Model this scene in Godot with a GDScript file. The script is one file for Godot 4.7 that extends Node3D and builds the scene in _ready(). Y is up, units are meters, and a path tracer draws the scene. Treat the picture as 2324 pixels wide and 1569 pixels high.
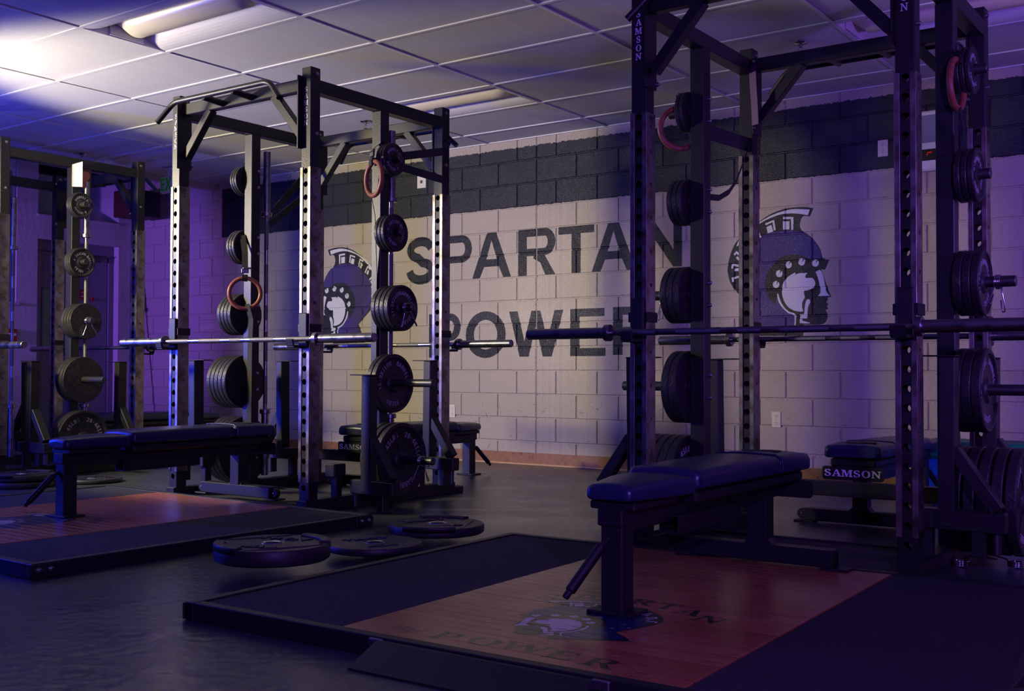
extends Node3D

# ---------------------------------------------------------------- mesh builder
class Mb:
	var v := PackedVector3Array()
	var n := PackedVector3Array()
	var uv := PackedVector2Array()

	func tri(a, b, c, na, nb, nc, ua = Vector2.ZERO, ub = Vector2.ZERO, uc = Vector2.ZERO):
		# a, b, c counter-clockwise seen from outside; stored clockwise
		v.append_array(PackedVector3Array([a, c, b]))
		n.append_array(PackedVector3Array([na, nc, nb]))
		uv.append_array(PackedVector2Array([ua, uc, ub]))

	func quad(a, b, c, d, ua = Vector2.ZERO, ub = Vector2.ZERO, uc = Vector2.ZERO, ud = Vector2.ZERO):
		var m = (b - a).cross(c - a)
		if m.length_squared() < 1e-14:
			m = (c - a).cross(d - a)
		m = m.normalized()
		tri(a, b, c, m, m, m, ua, ub, uc)
		tri(a, c, d, m, m, m, ua, uc, ud)

	func box(c: Vector3, s: Vector3, bev := 0.003, xf := Transform3D.IDENTITY):
		var h = s * 0.5
		bev = minf(bev, minf(h.x, minf(h.y, h.z)) * 0.9)
		var q = func(x, y, z): return xf * (c + Vector3(x, y, z))
		var i = h - Vector3(bev, bev, bev)
		for ax in 3:
			var u = (ax + 1) % 3
			var w = (ax + 2) % 3
			for sg in [-1.0, 1.0]:
				var pts = []
				for k in [[-1, -1], [1, -1], [1, 1], [-1, 1]]:
					var p = Vector3.ZERO
					p[ax] = sg * h[ax]
					p[u] = k[0] * i[u] * sg
					p[w] = k[1] * i[w]
					pts.append(q.call(p.x, p.y, p.z))
				quad(pts[0], pts[1], pts[2], pts[3])
		if bev <= 0.0:
			return
		for ax in 3:
			var u = (ax + 1) % 3
			var w = (ax + 2) % 3
			for su in [-1.0, 1.0]:
				for sw in [-1.0, 1.0]:
					var a = Vector3.ZERO
					a[u] = su * h[u]
					a[w] = sw * i[w]
					var b = Vector3.ZERO
					b[u] = su * i[u]
					b[w] = sw * h[w]
					var pa = a
					var pb = b
					var pc = b
					var pd = a
					pa[ax] = -i[ax]
					pb[ax] = -i[ax]
					pc[ax] = i[ax]
					pd[ax] = i[ax]
					if su * sw > 0:
						quad(q.call(pa.x, pa.y, pa.z), q.call(pb.x, pb.y, pb.z), q.call(pc.x, pc.y, pc.z), q.call(pd.x, pd.y, pd.z))
					else:
						quad(q.call(pd.x, pd.y, pd.z), q.call(pc.x, pc.y, pc.z), q.call(pb.x, pb.y, pb.z), q.call(pa.x, pa.y, pa.z))
		for sx in [-1.0, 1.0]:
			for sy in [-1.0, 1.0]:
				for sz in [-1.0, 1.0]:
					var a = q.call(sx * h.x, sy * i.y, sz * i.z)
					var b = q.call(sx * i.x, sy * h.y, sz * i.z)
					var d = q.call(sx * i.x, sy * i.y, sz * h.z)
					var m = (xf.basis * Vector3(sx, sy, sz)).normalized()
					if sx * sy * sz > 0:
						tri(a, b, d, m, m, m)
					else:
						tri(a, d, b, m, m, m)

	func bar(a: Vector3, b: Vector3, w: float, d: float, bev := 0.003, side := Vector3.ZERO):
		# square tube from a to b; w along «side», d across it
		var y = (b - a).normalized()
		var x = side
		if x == Vector3.ZERO:
			x = Vector3.UP if absf(y.y) < 0.9 else Vector3.RIGHT
		x = (x - y * x.dot(y)).normalized()
		var z = x.cross(y)
		box(Vector3.ZERO, Vector3(w, (b - a).length(), d), bev, Transform3D(Basis(x, y, z), (a + b) * 0.5))

	func lathe(prof: Array, seg := 32, xf := Transform3D.IDENTITY, crease := 0.5):
		# prof: Vector2(height along local y, radius); outside is on the right hand of the walk upwards
		for k in prof.size() - 1:
			var p = prof[k]
			var r = prof[k + 1]
			var t = (r - p).normalized()
			var fn = Vector2(-t.y, t.x)       # (along, radial)
			var na = fn
			var nb = fn
			if k > 0:
				var t0 = (p - prof[k - 1]).normalized()
				var f0 = Vector2(-t0.y, t0.x)
				if f0.dot(fn) > crease:
					na = (f0 + fn).normalized()
			if k < prof.size() - 2:
				var t1 = (prof[k + 2] - r).normalized()
				var f1 = Vector2(-t1.y, t1.x)
				if f1.dot(fn) > crease:
					nb = (f1 + fn).normalized()
			for s in seg:
				var a0 = TAU * s / seg
				var a1 = TAU * (s + 1) / seg
				var d0 = Vector3(cos(a0), 0, -sin(a0))
				var d1 = Vector3(cos(a1), 0, -sin(a1))
				var A = xf * (d0 * p.y + Vector3.UP * p.x)
				var B = xf * (d1 * p.y + Vector3.UP * p.x)
				var C = xf * (d1 * r.y + Vector3.UP * r.x)
				var D = xf * (d0 * r.y + Vector3.UP * r.x)
				var nA = (xf.basis * (d0 * na.y + Vector3.UP * na.x)).normalized()
				var nB = (xf.basis * (d1 * na.y + Vector3.UP * na.x)).normalized()
				var nC = (xf.basis * (d1 * nb.y + Vector3.UP * nb.x)).normalized()
				var nD = (xf.basis * (d0 * nb.y + Vector3.UP * nb.x)).normalized()
				if p.y > 1e-6:
					tri(A, B, C, nA, nB, nC)
				if r.y > 1e-6:
					tri(A, C, D, nA, nC, nD)

	func cyl(a: Vector3, b: Vector3, r: float, seg := 20, bev := 0.002):
		var y = (b - a).normalized()
		var x = (Vector3.UP if absf(y.y) < 0.9 else Vector3.RIGHT).cross(y).normalized()
		var L = (b - a).length()
		bev = minf(bev, minf(r * 0.5, L * 0.4))
		lathe([Vector2(0, 0), Vector2(0, r - bev), Vector2(bev, r), Vector2(L - bev, r), Vector2(L, r - bev), Vector2(L, 0)], seg, Transform3D(Basis(x, y, x.cross(y)), a), 0.9)

	func loft(rings: Array, cap := true):
		# rings: arrays of the same number of Vector3, each counter-clockwise seen against the walk (walk goes away from its outside-left)
		var m = rings[0].size()
		var nr = []
		for i in rings.size():
			var row = PackedVector3Array()
			row.resize(m)
			nr.append(row)
		for i in rings.size() - 1:
			for j in m:
				var k = (j + 1) % m
				var f = (rings[i][k] - rings[i][j]).cross(rings[i + 1][j] - rings[i][j])
				nr[i][j] += f
				nr[i][k] += f
				nr[i + 1][j] += f
				nr[i + 1][k] += f
		for i in rings.size():
			for j in m:
				nr[i][j] = nr[i][j].normalized()
		for i in rings.size() - 1:
			for j in m:
				var k = (j + 1) % m
				tri(rings[i][j], rings[i][k], rings[i + 1][k], nr[i][j], nr[i][k], nr[i + 1][k])
				tri(rings[i][j], rings[i + 1][k], rings[i + 1][j], nr[i][j], nr[i + 1][k], nr[i + 1][j])
		if cap:
			for e in [0, rings.size() - 1]:
				var c = Vector3.ZERO
				for p in rings[e]:
					c += p / m
				for j in m:
					var k = (j + 1) % m
					if e == 0:
						var f = (rings[e][j] - c).cross(rings[e][k] - c).normalized() * -1.0
						tri(c, rings[e][k], rings[e][j], f, f, f)
					else:
						var f = (rings[e][j] - c).cross(rings[e][k] - c).normalized()
						tri(c, rings[e][j], rings[e][k], f, f, f)

	func sweep(path: Array, r: float, seg := 10, closed := false):
		var rings = []
		var cnt = path.size()
		var t0 = (path[1] - path[0]).normalized()
		var x = (Vector3.UP if absf(t0.y) < 0.9 else Vector3.RIGHT).cross(t0).normalized()
		for i in cnt:
			var t = (path[mini(i + 1, cnt - 1)] - path[maxi(i - 1, 0)]).normalized()
			if closed:
				t = (path[(i + 1) % cnt] - path[(i + cnt - 1) % cnt]).normalized()
			x = (x - t * x.dot(t)).normalized()
			var y = t.cross(x)
			var ring = []
			for s in seg:
				var a = TAU * s / seg
				ring.append(path[i] + (x * cos(a) + y * sin(a)) * r)
			rings.append(ring)
		if closed:
			rings.append(rings[0])
		loft(rings, not closed)

	func strap(path: Array, wid: Vector3, th: float):
		# a flat band along path, wid = full width vector, th = thickness
		var rings = []
		for i in path.size():
			var t = (path[mini(i + 1, path.size() - 1)] - path[maxi(i - 1, 0)]).normalized()
			var u = wid - t * wid.dot(t)
			u = u.normalized() * wid.length() * 0.5
			var o = t.cross(u).normalized() * th * 0.5
			rings.append([path[i] - u - o, path[i] + u - o, path[i] + u + o, path[i] - u + o])
		for i in rings.size() - 1:
			for j in 4:
				var k = (j + 1) % 4
				quad(rings[i][j], rings[i][k], rings[i + 1][k], rings[i + 1][j])
		var a = rings[0]
		quad(a[3], a[2], a[1], a[0])
		a = rings[-1]
		quad(a[0], a[1], a[2], a[3])

	func prism(poly: PackedVector2Array, depth: float, xf := Transform3D.IDENTITY):
		# poly in local xy, front face at z = 0, back at -depth
		if Geometry2D.is_polygon_clockwise(poly):
			poly = poly.duplicate()
			poly.reverse()
		var idx = Geometry2D.triangulate_polygon(poly)
		var f = xf.basis.z.normalized()
		for k in range(0, idx.size(), 3):
			var a = poly[idx[k]]
			var b = poly[idx[k + 1]]
			var c = poly[idx[k + 2]]
			if (b - a).cross(c - a) < 0:
				var sw = b
				b = c
				c = sw
			tri(xf * Vector3(a.x, a.y, 0), xf * Vector3(b.x, b.y, 0), xf * Vector3(c.x, c.y, 0), f, f, f)
			tri(xf * Vector3(a.x, a.y, -depth), xf * Vector3(c.x, c.y, -depth), xf * Vector3(b.x, b.y, -depth), -f, -f, -f)
		var m = poly.size()
		for k in m:
			var a = poly[k]
			var b = poly[(k + 1) % m]
			quad(xf * Vector3(a.x, a.y, -depth), xf * Vector3(b.x, b.y, -depth), xf * Vector3(b.x, b.y, 0), xf * Vector3(a.x, a.y, 0))

	func text(s: String, xf: Transform3D, cap_h: float, depth: float, fnt: Font):
		# centred on the transform's origin, facing its +z
		var t = TextMesh.new()
		t.text = s
		t.font = fnt
		t.font_size = 48
		t.pixel_size = cap_h / (48.0 * 0.714)
		t.depth = depth
		t.curve_step = 2.0
		var arr = t.get_mesh_arrays()
		if arr.size() == 0 or arr[Mesh.ARRAY_VERTEX] == null:
			return
		var vs = arr[Mesh.ARRAY_VERTEX]
		var ns = arr[Mesh.ARRAY_NORMAL]
		var ix = arr[Mesh.ARRAY_INDEX]
		var lo = 1e9
		var hi = -1e9
		for p in vs:
			lo = minf(lo, p.y)
			hi = maxf(hi, p.y)
		var off = Vector3(0, -(lo + hi) * 0.5, 0)
		if ix == null or ix.size() == 0:
			ix = PackedInt32Array(range(vs.size()))
		for k in ix:
			v.append(xf * (vs[k] + off))
			n.append((xf.basis * ns[k]).normalized())
			uv.append(Vector2.ZERO)

	func done() -> ArrayMesh:
		var a = []
		a.resize(Mesh.ARRAY_MAX)
		a[Mesh.ARRAY_VERTEX] = v
		a[Mesh.ARRAY_NORMAL] = n
		a[Mesh.ARRAY_TEX_UV] = uv
		var m = ArrayMesh.new()
		m.add_surface_from_arrays(Mesh.PRIMITIVE_TRIANGLES, a)
		return m

# ---------------------------------------------------------------- scene helpers
var rng := RandomNumberGenerator.new()
var M := {}
var sans: SystemFont
var serif: SystemFont

func put(called: String, mesh, m, parent = self, at = Vector3.ZERO) -> MeshInstance3D:
	var o := MeshInstance3D.new()
	o.name = called
	o.mesh = mesh.done() if mesh is Mb else mesh
	o.material_override = m
	o.position = at
	parent.add_child(o, true)
	return o

func tag(o, label: String, category: String, group := ""):
	o.set_meta("label", label)
	o.set_meta("category", category)
	if group:
		o.set_meta("group", group)
	return o

func struct(o):
	o.set_meta("kind", "structure")
	return o

func thing(called: String, label: String, category: String, at = Vector3.ZERO, turn := 0.0, group := "") -> Node3D:
	var o := Node3D.new()
	o.name = called
	add_child(o, true)
	o.position = at
	o.rotation.y = turn
	tag(o, label, category, group)
	return o

func noise_tex(freq: float, ramp: Array, size := 512, kind := FastNoiseLite.TYPE_SIMPLEX_SMOOTH, sd := 1, normal := 0.0, oct := 4) -> NoiseTexture2D:
	var f := FastNoiseLite.new()
	f.noise_type = kind
	f.frequency = freq
	f.seed = sd
	f.fractal_octaves = oct
	var t := NoiseTexture2D.new()
	t.width = size
	t.height = size
	t.seamless = true
	t.noise = f
	if normal > 0.0:
		t.as_normal_map = true
		t.bump_strength = normal
	elif ramp.size():
		var g := Gradient.new()
		g.offsets = PackedFloat32Array(ramp.map(func(e): return e[0]))
		g.colors = PackedColorArray(ramp.map(func(e): return e[1]))
		t.color_ramp = g
	return t

func mat(c: Color, rough: float, metal := 0.0, spec := 0.5) -> StandardMaterial3D:
	var m := StandardMaterial3D.new()
	m.albedo_color = c
	m.roughness = rough
	m.metallic = metal
	m.metallic_specular = spec
	return m

func tri_map(m: StandardMaterial3D, scale: float, world := true):
	m.uv1_triplanar = true
	m.uv1_world_triplanar = world
	m.uv1_scale = Vector3(scale, scale, scale)

func g(x: float, a := 1.0) -> Color:
	return Color(x, x, x, a)

func V(x, y, z) -> Vector3:
	return Vector3(x, y, z)

# scan-line fill of a polygon in pixel coordinates
func fill_poly(im: Image, p: PackedVector2Array, c: Color):
	var lo := 1e9
	var hi := -1e9
	for q in p:
		lo = minf(lo, q.y)
		hi = maxf(hi, q.y)
	var y0 := maxi(0, int(floor(lo)))
	var y1 := mini(im.get_height() - 1, int(ceil(hi)))
	for y in range(y0, y1 + 1):
		var yc = y + 0.5
		var xs = []
		for k in p.size():
			var a = p[k]
			var b = p[(k + 1) % p.size()]
			if (a.y <= yc) != (b.y <= yc):
				xs.append(a.x + (yc - a.y) / (b.y - a.y) * (b.x - a.x))
		xs.sort()
		for k in range(0, xs.size() - 1, 2):
			var x0 := int(round(xs[k]))
			var x1 := int(round(xs[k + 1]))
			if x1 > x0:
				im.fill_rect(Rect2i(x0, y, x1 - x0, 1), c)

func pts(a: Array) -> PackedVector2Array:
	var o := PackedVector2Array()
	for k in range(0, a.size(), 2):
		o.append(Vector2(a[k], a[k + 1]))
	return o

# Catmull-Rom smoothing of a closed outline; corners sharper than the limit stay
func smooth(p: PackedVector2Array, sub := 4, limit := 0.35) -> PackedVector2Array:
	var o := PackedVector2Array()
	var m := p.size()
	var sharp = []
	for i in m:
		var d0 = (p[i] - p[(i + m - 1) % m]).normalized()
		var d1 = (p[(i + 1) % m] - p[i]).normalized()
		sharp.append(d0.dot(d1) < limit)
	for i in m:
		var a = p[(i + m - 1) % m]
		var b = p[i]
		var c = p[(i + 1) % m]
		var d = p[(i + 2) % m]
		if sharp[i]:
			a = b
		if sharp[(i + 1) % m]:
			d = c
		for s in sub:
			o.append(b.cubic_interpolate(c, a, d, float(s) / sub))
	return o

func ellipse(cx, cy, rx, ry, a0 := 0.0, a1 := TAU, seg := 28) -> PackedVector2Array:
	var o := PackedVector2Array()
	for k in seg + 1:
		var a = a0 + (a1 - a0) * k / seg
		o.append(Vector2(cx + cos(a) * rx, cy + sin(a) * ry))
	return o

# text rasterised into an image: to_px maps text plane metres (Vector2) to pixels
func paint_text(im: Image, s: String, fnt: Font, cap_h: float, to_px: Callable, c: Color):
	var b := Mb.new()
	b.text(s, Transform3D.IDENTITY, cap_h, 0.0, fnt)
	for k in range(0, b.v.size(), 3):
		if b.n[k].z > 0.5 or b.n[k].z < -0.5:
			fill_poly(im, PackedVector2Array([to_px.call(Vector2(b.v[k].x, b.v[k].y)), to_px.call(Vector2(b.v[k + 1].x, b.v[k + 1].y)), to_px.call(Vector2(b.v[k + 2].x, b.v[k + 2].y))]), c)

# ---------------------------------------------------------------- materials
const CREAM := Color(0.74, 0.70, 0.63)
const NAVY := Color(0.13, 0.15, 0.19)
const INK := Color(0.12, 0.13, 0.16)
const VIOLET := Color(0.24, 0.19, 0.46)
const CHALK := Color(0.88, 0.89, 0.90)

func make_materials():
	sans = SystemFont.new()
	sans.font_names = PackedStringArray(["Droid Sans"])
	sans.font_weight = 700
	serif = SystemFont.new()
	serif.font_names = PackedStringArray(["Droid Serif"])
	serif.font_weight = 700
	var peel := noise_tex(0.05, [], 256, FastNoiseLite.TYPE_SIMPLEX_SMOOTH, 3, 2.0, 2)
	var smear := noise_tex(0.012, [[0.0, g(0.55)], [0.5, g(0.8)], [1.0, g(1.0)]], 256, FastNoiseLite.TYPE_SIMPLEX_SMOOTH, 5)
	var m: StandardMaterial3D
	# black powder-coated steel of the racks
	m = mat(g(0.12), 0.44, 0.0, 0.5)
	m.normal_enabled = true
	m.normal_texture = peel
	m.normal_scale = 0.25
	tri_map(m, 6.0)
	M.paint = m
	m = mat(g(0.10), 0.5, 0.0, 0.5)
	M.paint_dark = m
	# brushed steel guards
	m = mat(g(0.70), 0.5, 1.0)
	m.roughness_texture = smear
	m.albedo_texture = noise_tex(0.02, [[0.0, Color(0.62, 0.55, 0.47)], [0.45, Color(0.86, 0.82, 0.76)], [1.0, Color(1, 1, 1)]], 256, FastNoiseLite.TYPE_SIMPLEX_SMOOTH, 8)
	tri_map(m, 1.7)
	M.guard = m
	M.chrome = mat(g(0.74), 0.18, 1.0)
	M.bolt = mat(g(0.66), 0.35, 1.0)
	m = mat(g(0.58), 0.38, 1.0)
	m.roughness_texture = smear
	tri_map(m, 4.0)
	M.sleeve = m
	m = mat(g(0.46), 0.5, 1.0)
	m.normal_enabled = true
	m.normal_texture = noise_tex(0.3, [], 128, FastNoiseLite.TYPE_CELLULAR, 2, 4.0, 1)
	m.normal_scale = 0.5
	tri_map(m, 20.0)
	M.knurl = m
	M.steel_dark = mat(g(0.36), 0.42, 0.9)
	# cast-iron plates: dark hammered enamel with worn patches
	m = mat(g(0.22), 0.46, 0.15)
	m.albedo_texture = noise_tex(0.015, [[0.0, g(0.62)], [0.62, g(0.80)], [0.72, Color(0.95, 0.88, 0.80)], [1.0, Color(1, 0.95, 0.9)]], 512, FastNoiseLite.TYPE_SIMPLEX_SMOOTH, 11, 0.0, 5)
	m.normal_enabled = true
	m.normal_texture = noise_tex(0.08, [], 256, FastNoiseLite.TYPE_SIMPLEX_SMOOTH, 12, 3.0, 3)
	m.normal_scale = 0.35
	tri_map(m, 2.5)
	M.iron = m
	M.iron_letter = mat(g(0.62), 0.55, 0.2)
	m = mat(g(0.17), 0.5)
	m.normal_enabled = true
	m.normal_texture = peel
	m.normal_scale = 0.2
	tri_map(m, 8.0)
	M.bumper = m
	# rubber mats
	m = mat(g(0.19), 0.86)
	m.albedo_texture = noise_tex(0.35, [[0.0, g(0.55)], [0.5, g(0.85)], [0.8, g(1.0)], [1.0, g(1.0)]], 512, FastNoiseLite.TYPE_SIMPLEX_SMOOTH, 21, 0.0, 3)
	m.normal_enabled = true
	m.normal_texture = noise_tex(0.4, [], 512, FastNoiseLite.TYPE_SIMPLEX_SMOOTH, 22, 4.0, 2)
	m.normal_scale = 0.6
	tri_map(m, 1.3)
	M.mat = m
	# upholstery
	m = mat(Color(0.13, 0.15, 0.28), 0.34)
	m.normal_enabled = true
	m.normal_texture = noise_tex(0.12, [], 512, FastNoiseLite.TYPE_CELLULAR, 31, 2.0, 2)
	m.normal_scale = 0.18
	tri_map(m, 5.0)
	M.vinyl = m
	M.print = mat(g(0.05), 0.6)
	M.rubber = mat(g(0.07), 0.6)
	M.letter = mat(Color(0.86, 0.86, 0.90), 0.5)
	M.engrave = mat(g(0.1), 0.6)
	m = mat(Color(0.62, 0.36, 0.26), 0.42)
	m.albedo_texture = noise_tex(0.02, [[0.0, Color(0.72, 0.66, 0.6)], [0.5, Color(0.92, 0.9, 0.88)], [1.0, Color(1, 1, 1)]], 256, FastNoiseLite.TYPE_SIMPLEX_SMOOTH, 41)
	m.uv1_triplanar = true
	m.uv1_scale = Vector3(20, 3, 3)
	M.ringwood = m
	M.webbing = mat(g(0.12), 0.8)
	m = mat(g(0.16), 0.65)
	M.band = m
	M.violet_band = mat(Color(0.30, 0.10, 0.32), 0.6)
	# ceiling
	m = mat(Color(0.86, 0.86, 0.85), 0.9)
	m.albedo_texture = noise_tex(0.22, [[0.0, g(0.42)], [0.22, g(0.62)], [0.33, g(0.95)], [1.0, g(1.0)]], 1024, FastNoiseLite.TYPE_SIMPLEX_SMOOTH, 51, 0.0, 2)
	m.normal_enabled = true
	m.normal_texture = noise_tex(0.22, [], 1024, FastNoiseLite.TYPE_SIMPLEX_SMOOTH, 51, 3.0, 2)
	m.normal_scale = 0.3
	tri_map(m, 1.6)
	M.tile = m
	M.grid = mat(Color(0.87, 0.87, 0.86), 0.45)
	M.enamel = mat(Color(0.90, 0.90, 0.89), 0.3)
	M.basket = mat(Color(0.88, 0.85, 0.74), 0.32)
	# plain painted surfaces
	m = mat(CREAM, 0.55)
	block_relief(m)
	M.cream = m
	m = mat(Color(0.76, 0.73, 0.70), 0.7)
	m.normal_enabled = true
	m.normal_texture = peel
	m.normal_scale = 0.3
	tri_map(m, 1.0)
	M.plaster = m
	M.frame_grey = mat(Color(0.46, 0.45, 0.46), 0.5)
	M.door_grey = mat(Color(0.50, 0.49, 0.50), 0.45)
	M.white = mat(Color(0.86, 0.86, 0.84), 0.45)
	M.ivory = mat(Color(0.86, 0.83, 0.74), 0.4)
	M.black = mat(g(0.03), 0.5)
	M.red = mat(Color(0.70, 0.07, 0.08), 0.45)
	m = mat(Color(0.60, 0.42, 0.26), 0.5)
	m.albedo_texture = noise_tex(0.05, [[0.0, Color(0.62, 0.58, 0.54)], [0.3, Color(0.92, 0.9, 0.88)], [1.0, Color(1, 1, 1)]], 256, FastNoiseLite.TYPE_SIMPLEX_SMOOTH, 61)
	tri_map(m, 1.0)
	M.base = m
	M.base_toe = mat(Color(0.76, 0.62, 0.44), 0.5)
	m = mat(Color(0.34, 0.17, 0.10), 0.5)
	m.albedo_texture = noise_tex(0.03, [[0.0, g(0.6)], [1.0, g(1.0)]], 256, FastNoiseLite.TYPE_SIMPLEX_SMOOTH, 62)
	m.uv1_triplanar = true
	m.uv1_scale = Vector3(4, 4, 0.4)
	M.walnut = m
	M.teal = mat(Color(0.02, 0.42, 0.36), 0.5)
	M.blue_plastic = mat(Color(0.05, 0.34, 0.72), 0.4)
	M.teal_dark = mat(Color(0.04, 0.36, 0.44), 0.5)
	m = mat(Color(0.9, 0.95, 0.9, 0.06), 0.05)
	m.transparency = BaseMaterial3D.TRANSPARENCY_ALPHA
	M.glass = m
	m = mat(Color(0.78, 0.82, 0.80), 0.7)
	m.backlight_enabled = true
	m.backlight = Color(0.5, 0.55, 0.52)
	m.albedo_texture = noise_tex(0.012, [[0.0, g(0.8)], [1.0, g(1.0)]], 256, FastNoiseLite.TYPE_SIMPLEX_SMOOTH, 63)
	tri_map(m, 1.0)
	M.frosted = m
	m = mat(g(0.05), 0.4)
	m.emission_enabled = true
	m.emission = Color(1.0, 0.05, 0.03)
	m.emission_energy_multiplier = 0.5
	M.led = m
	m = mat(Color(0.02, 0.34, 0.08), 0.5)
	m.emission_enabled = true
	m.emission = Color(0.02, 0.5, 0.06)
	m.emission_energy_multiplier = 0.12
	M.exit_green = m

func block_relief(m: StandardMaterial3D):
	# painted concrete block: soft orange-peel grain with small pits
	m.roughness = 0.42
	m.normal_enabled = true
	if not M.has("block_normal"):
		M.block_normal = noise_tex(0.16, [], 1024, FastNoiseLite.TYPE_SIMPLEX_SMOOTH, 71, 5.0, 3)
		M.block_dirt = noise_tex(0.1, [[0.0, g(0.45)], [0.17, g(0.72)], [0.3, g(0.95)], [1.0, g(1.0)]], 1024, FastNoiseLite.TYPE_SIMPLEX_SMOOTH, 72, 0.0, 4)
	m.normal_texture = M.block_normal
	m.normal_scale = 0.55
	m.uv1_triplanar = m.albedo_texture == null
	m.uv1_world_triplanar = m.uv1_triplanar
	if m.uv1_triplanar:
		m.uv1_scale = Vector3(1.4, 1.4, 1.4)
		m.albedo_texture = M.block_dirt

# ---------------------------------------------------------------- painted wall pictures
# each layer: colour, outline in centimetres round the middle of the emblem (facing right), x right, y up
func rivet(L: Array, x: float, y: float):
	L.append([CHALK, ellipse(x, y, 2.6, 2.7)])
	L.append([INK, pts([x + 0.1, y - 0.4, x + 1.0, y + 2.9, x + 2.2, y + 2.6])])

func helmet_layers() -> Array:
	var L = []
	L.append([INK, smooth(pts([28.7, 50.4, 25.9, 44.6, 21.0, 45.3, 18.9, 42.1, 18.5, 37.7, 20.6, 34.0, 25.5, 30.7, 30.4, 25.3, 33.9, 19.2, 35.6, 13.2, 40.3, 12.2, 37.2, 5.1, 34.1, 5.5, 36.0, 0.4, 38.2, -6.1, 39.8, -10.5, 41.6, -14.8, 38.6, -15.3, 39.1, -16.7, 38.0, -18.5, 39.4, -20.3, 38.3, -21.8, 39.4, -23.4, 37.4, -24.3, 38.5, -26.9, 38.5, -30.8, 36.5, -33.7, 32.3, -34.7, 20.7, -34.4, 20.7, -42.8, -22.6, -42.1, -19.5, -36.8, -13.5, -24.2, -21.5, -17.3, -29.7, -10.4, -35.4, -3.5, -38.1, 2.8, -39.0, 10.3, -36.7, 20.1, -32.7, 28.5, -25.4, 35.5, -16.9, 41.9, -12.4, 44.3, -4.7, 48.6, 5.5, 51.6, 14.2, 52.2, 22.9, 51.7]))])
	L.append([VIOLET, smooth(pts([21.0, 33.1, 26.4, 29.4, 30.7, 24.4, 33.4, 18.9, 34.6, 13.3, 25.2, 13.8, 19.0, 16.5, 10.4, 17.3, 2.8, 15.3, -3.5, 9.6, -7.4, 3.8, -8.7, -3.5, -8.0, -8.4, -4.9, -14.6, -1.1, -18.9, 0.5, -12.3, 3.4, -18.5, 9.0, -25.0, 13.9, -27.8, 13.9, -38.6, -18.5, -37.9, -16.2, -32.5, -12.3, -24.3, -19.0, -17.7, -26.2, -11.3, -28.7, -4.4, -29.7, 3.6, -29.3, 11.0, -26.8, 18.3, -19.6, 25.2, -12.4, 32.3, -3.4, 34.9, 5.4, 35.7, 12.9, 35.1]))])
	L.append([CHALK, smooth(pts([-16.5, 41.6, -4.7, 47.4, 5.5, 50.2, 14.2, 51.0, 25.9, 49.7, 24.4, 45.6, 15.4, 47.6, 5.5, 48.1, -3.4, 46.1, -12.4, 42.5, -22.8, 35.0, -29.4, 27.7, -31.8, 26.0, -29.4, 31.4, -22.8, 37.7]))])
	L.append([CHALK, smooth(pts([5.5, 46.0, 13.6, 45.3, 13.2, 35.7, 11.7, 35.8, 11.5, 43.9, 5.4, 44.1]))])
	L.append([CHALK, smooth(pts([5.2, 42.7, 10.5, 42.3, 10.4, 36.2, 5.4, 36.5]))])
	L.append([CHALK, smooth(pts([-8.5, 42.2, -1.5, 44.3, -0.3, 36.7, -1.8, 36.2, -2.8, 42.6, -8.1, 40.6]))])
	L.append([CHALK, smooth(pts([-7.6, 39.3, -3.7, 40.8, -2.2, 35.6, -6.6, 34.5]))])
	L.append([CHALK, smooth(pts([-19.5, 37.5, -14.6, 39.8, -11.8, 32.1, -13.2, 31.4, -15.5, 37.8, -18.9, 35.7]))])
	L.append([CHALK, smooth(pts([-18.4, 34.2, -16.0, 36.0, -14.2, 31.0, -16.6, 29.7]))])
	L.append([CHALK, smooth(pts([-28.7, 28.9, -24.8, 32.3, -20.9, 25.9, -22.3, 25.0, -25.2, 30.3, -27.8, 27.7]))])
	L.append([CHALK, smooth(pts([-26.7, 26.7, -25.2, 28.0, -23.2, 24.5, -25.4, 23.1]))])
	L.append([CHALK, smooth(pts([-34.0, 20.6, -31.8, 22.9, -26.8, 18.9, -27.7, 17.6, -31.8, 20.8, -33.0, 19.3]))])
	L.append([CHALK, smooth(pts([-32.3, 17.6, -31.0, 18.8, -28.4, 16.5, -29.7, 15.0]))])
	L.append([CHALK, smooth(pts([-36.0, 12.9, -34.0, 13.1, -29.2, 12.0, -29.4, 10.5, -34.1, 11.5, -34.5, 9.4, -35.8, 9.5]))])
	L.append([CHALK, smooth(pts([-33.7, 9.5, -30.0, 9.6, -30.0, 7.3, -33.8, 7.5]))])
	L.append([CHALK, smooth(pts([-35.7, 2.7, -29.7, 3.9, -29.4, 2.4, -33.9, 1.4, -33.8, -0.8, -35.3, -0.7]))])
	L.append([CHALK, smooth(pts([12.2, 3.0, 15.1, 4.1, 14.5, 2.4, 17.8, 3.4, 23.9, 3.3, 22.4, 1.1, 23.3, -0.4, 27.6, -0.6, 29.6, -3.4, 29.4, -6.3, 26.3, -8.8, 21.4, -9.8, 21.2, -11.9, 22.0, -14.3, 20.2, -17.8, 19.8, -21.4, 20.7, -24.7, 17.7, -24.9, 12.7, -23.6, 8.4, -20.4, 5.5, -15.5, 4.4, -9.5, 5.3, -3.5, 8.4, 0.6]))])
	L.append([CHALK, smooth(pts([30.0, 3.7, 33.0, 5.3, 34.8, 3.1, 36.0, -0.7, 37.2, -6.7, 38.1, -10.8, 40.7, -14.2, 31.5, -13.9, 33.6, -11.0, 32.6, -4.1, 31.2, 0.7]))])
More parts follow.
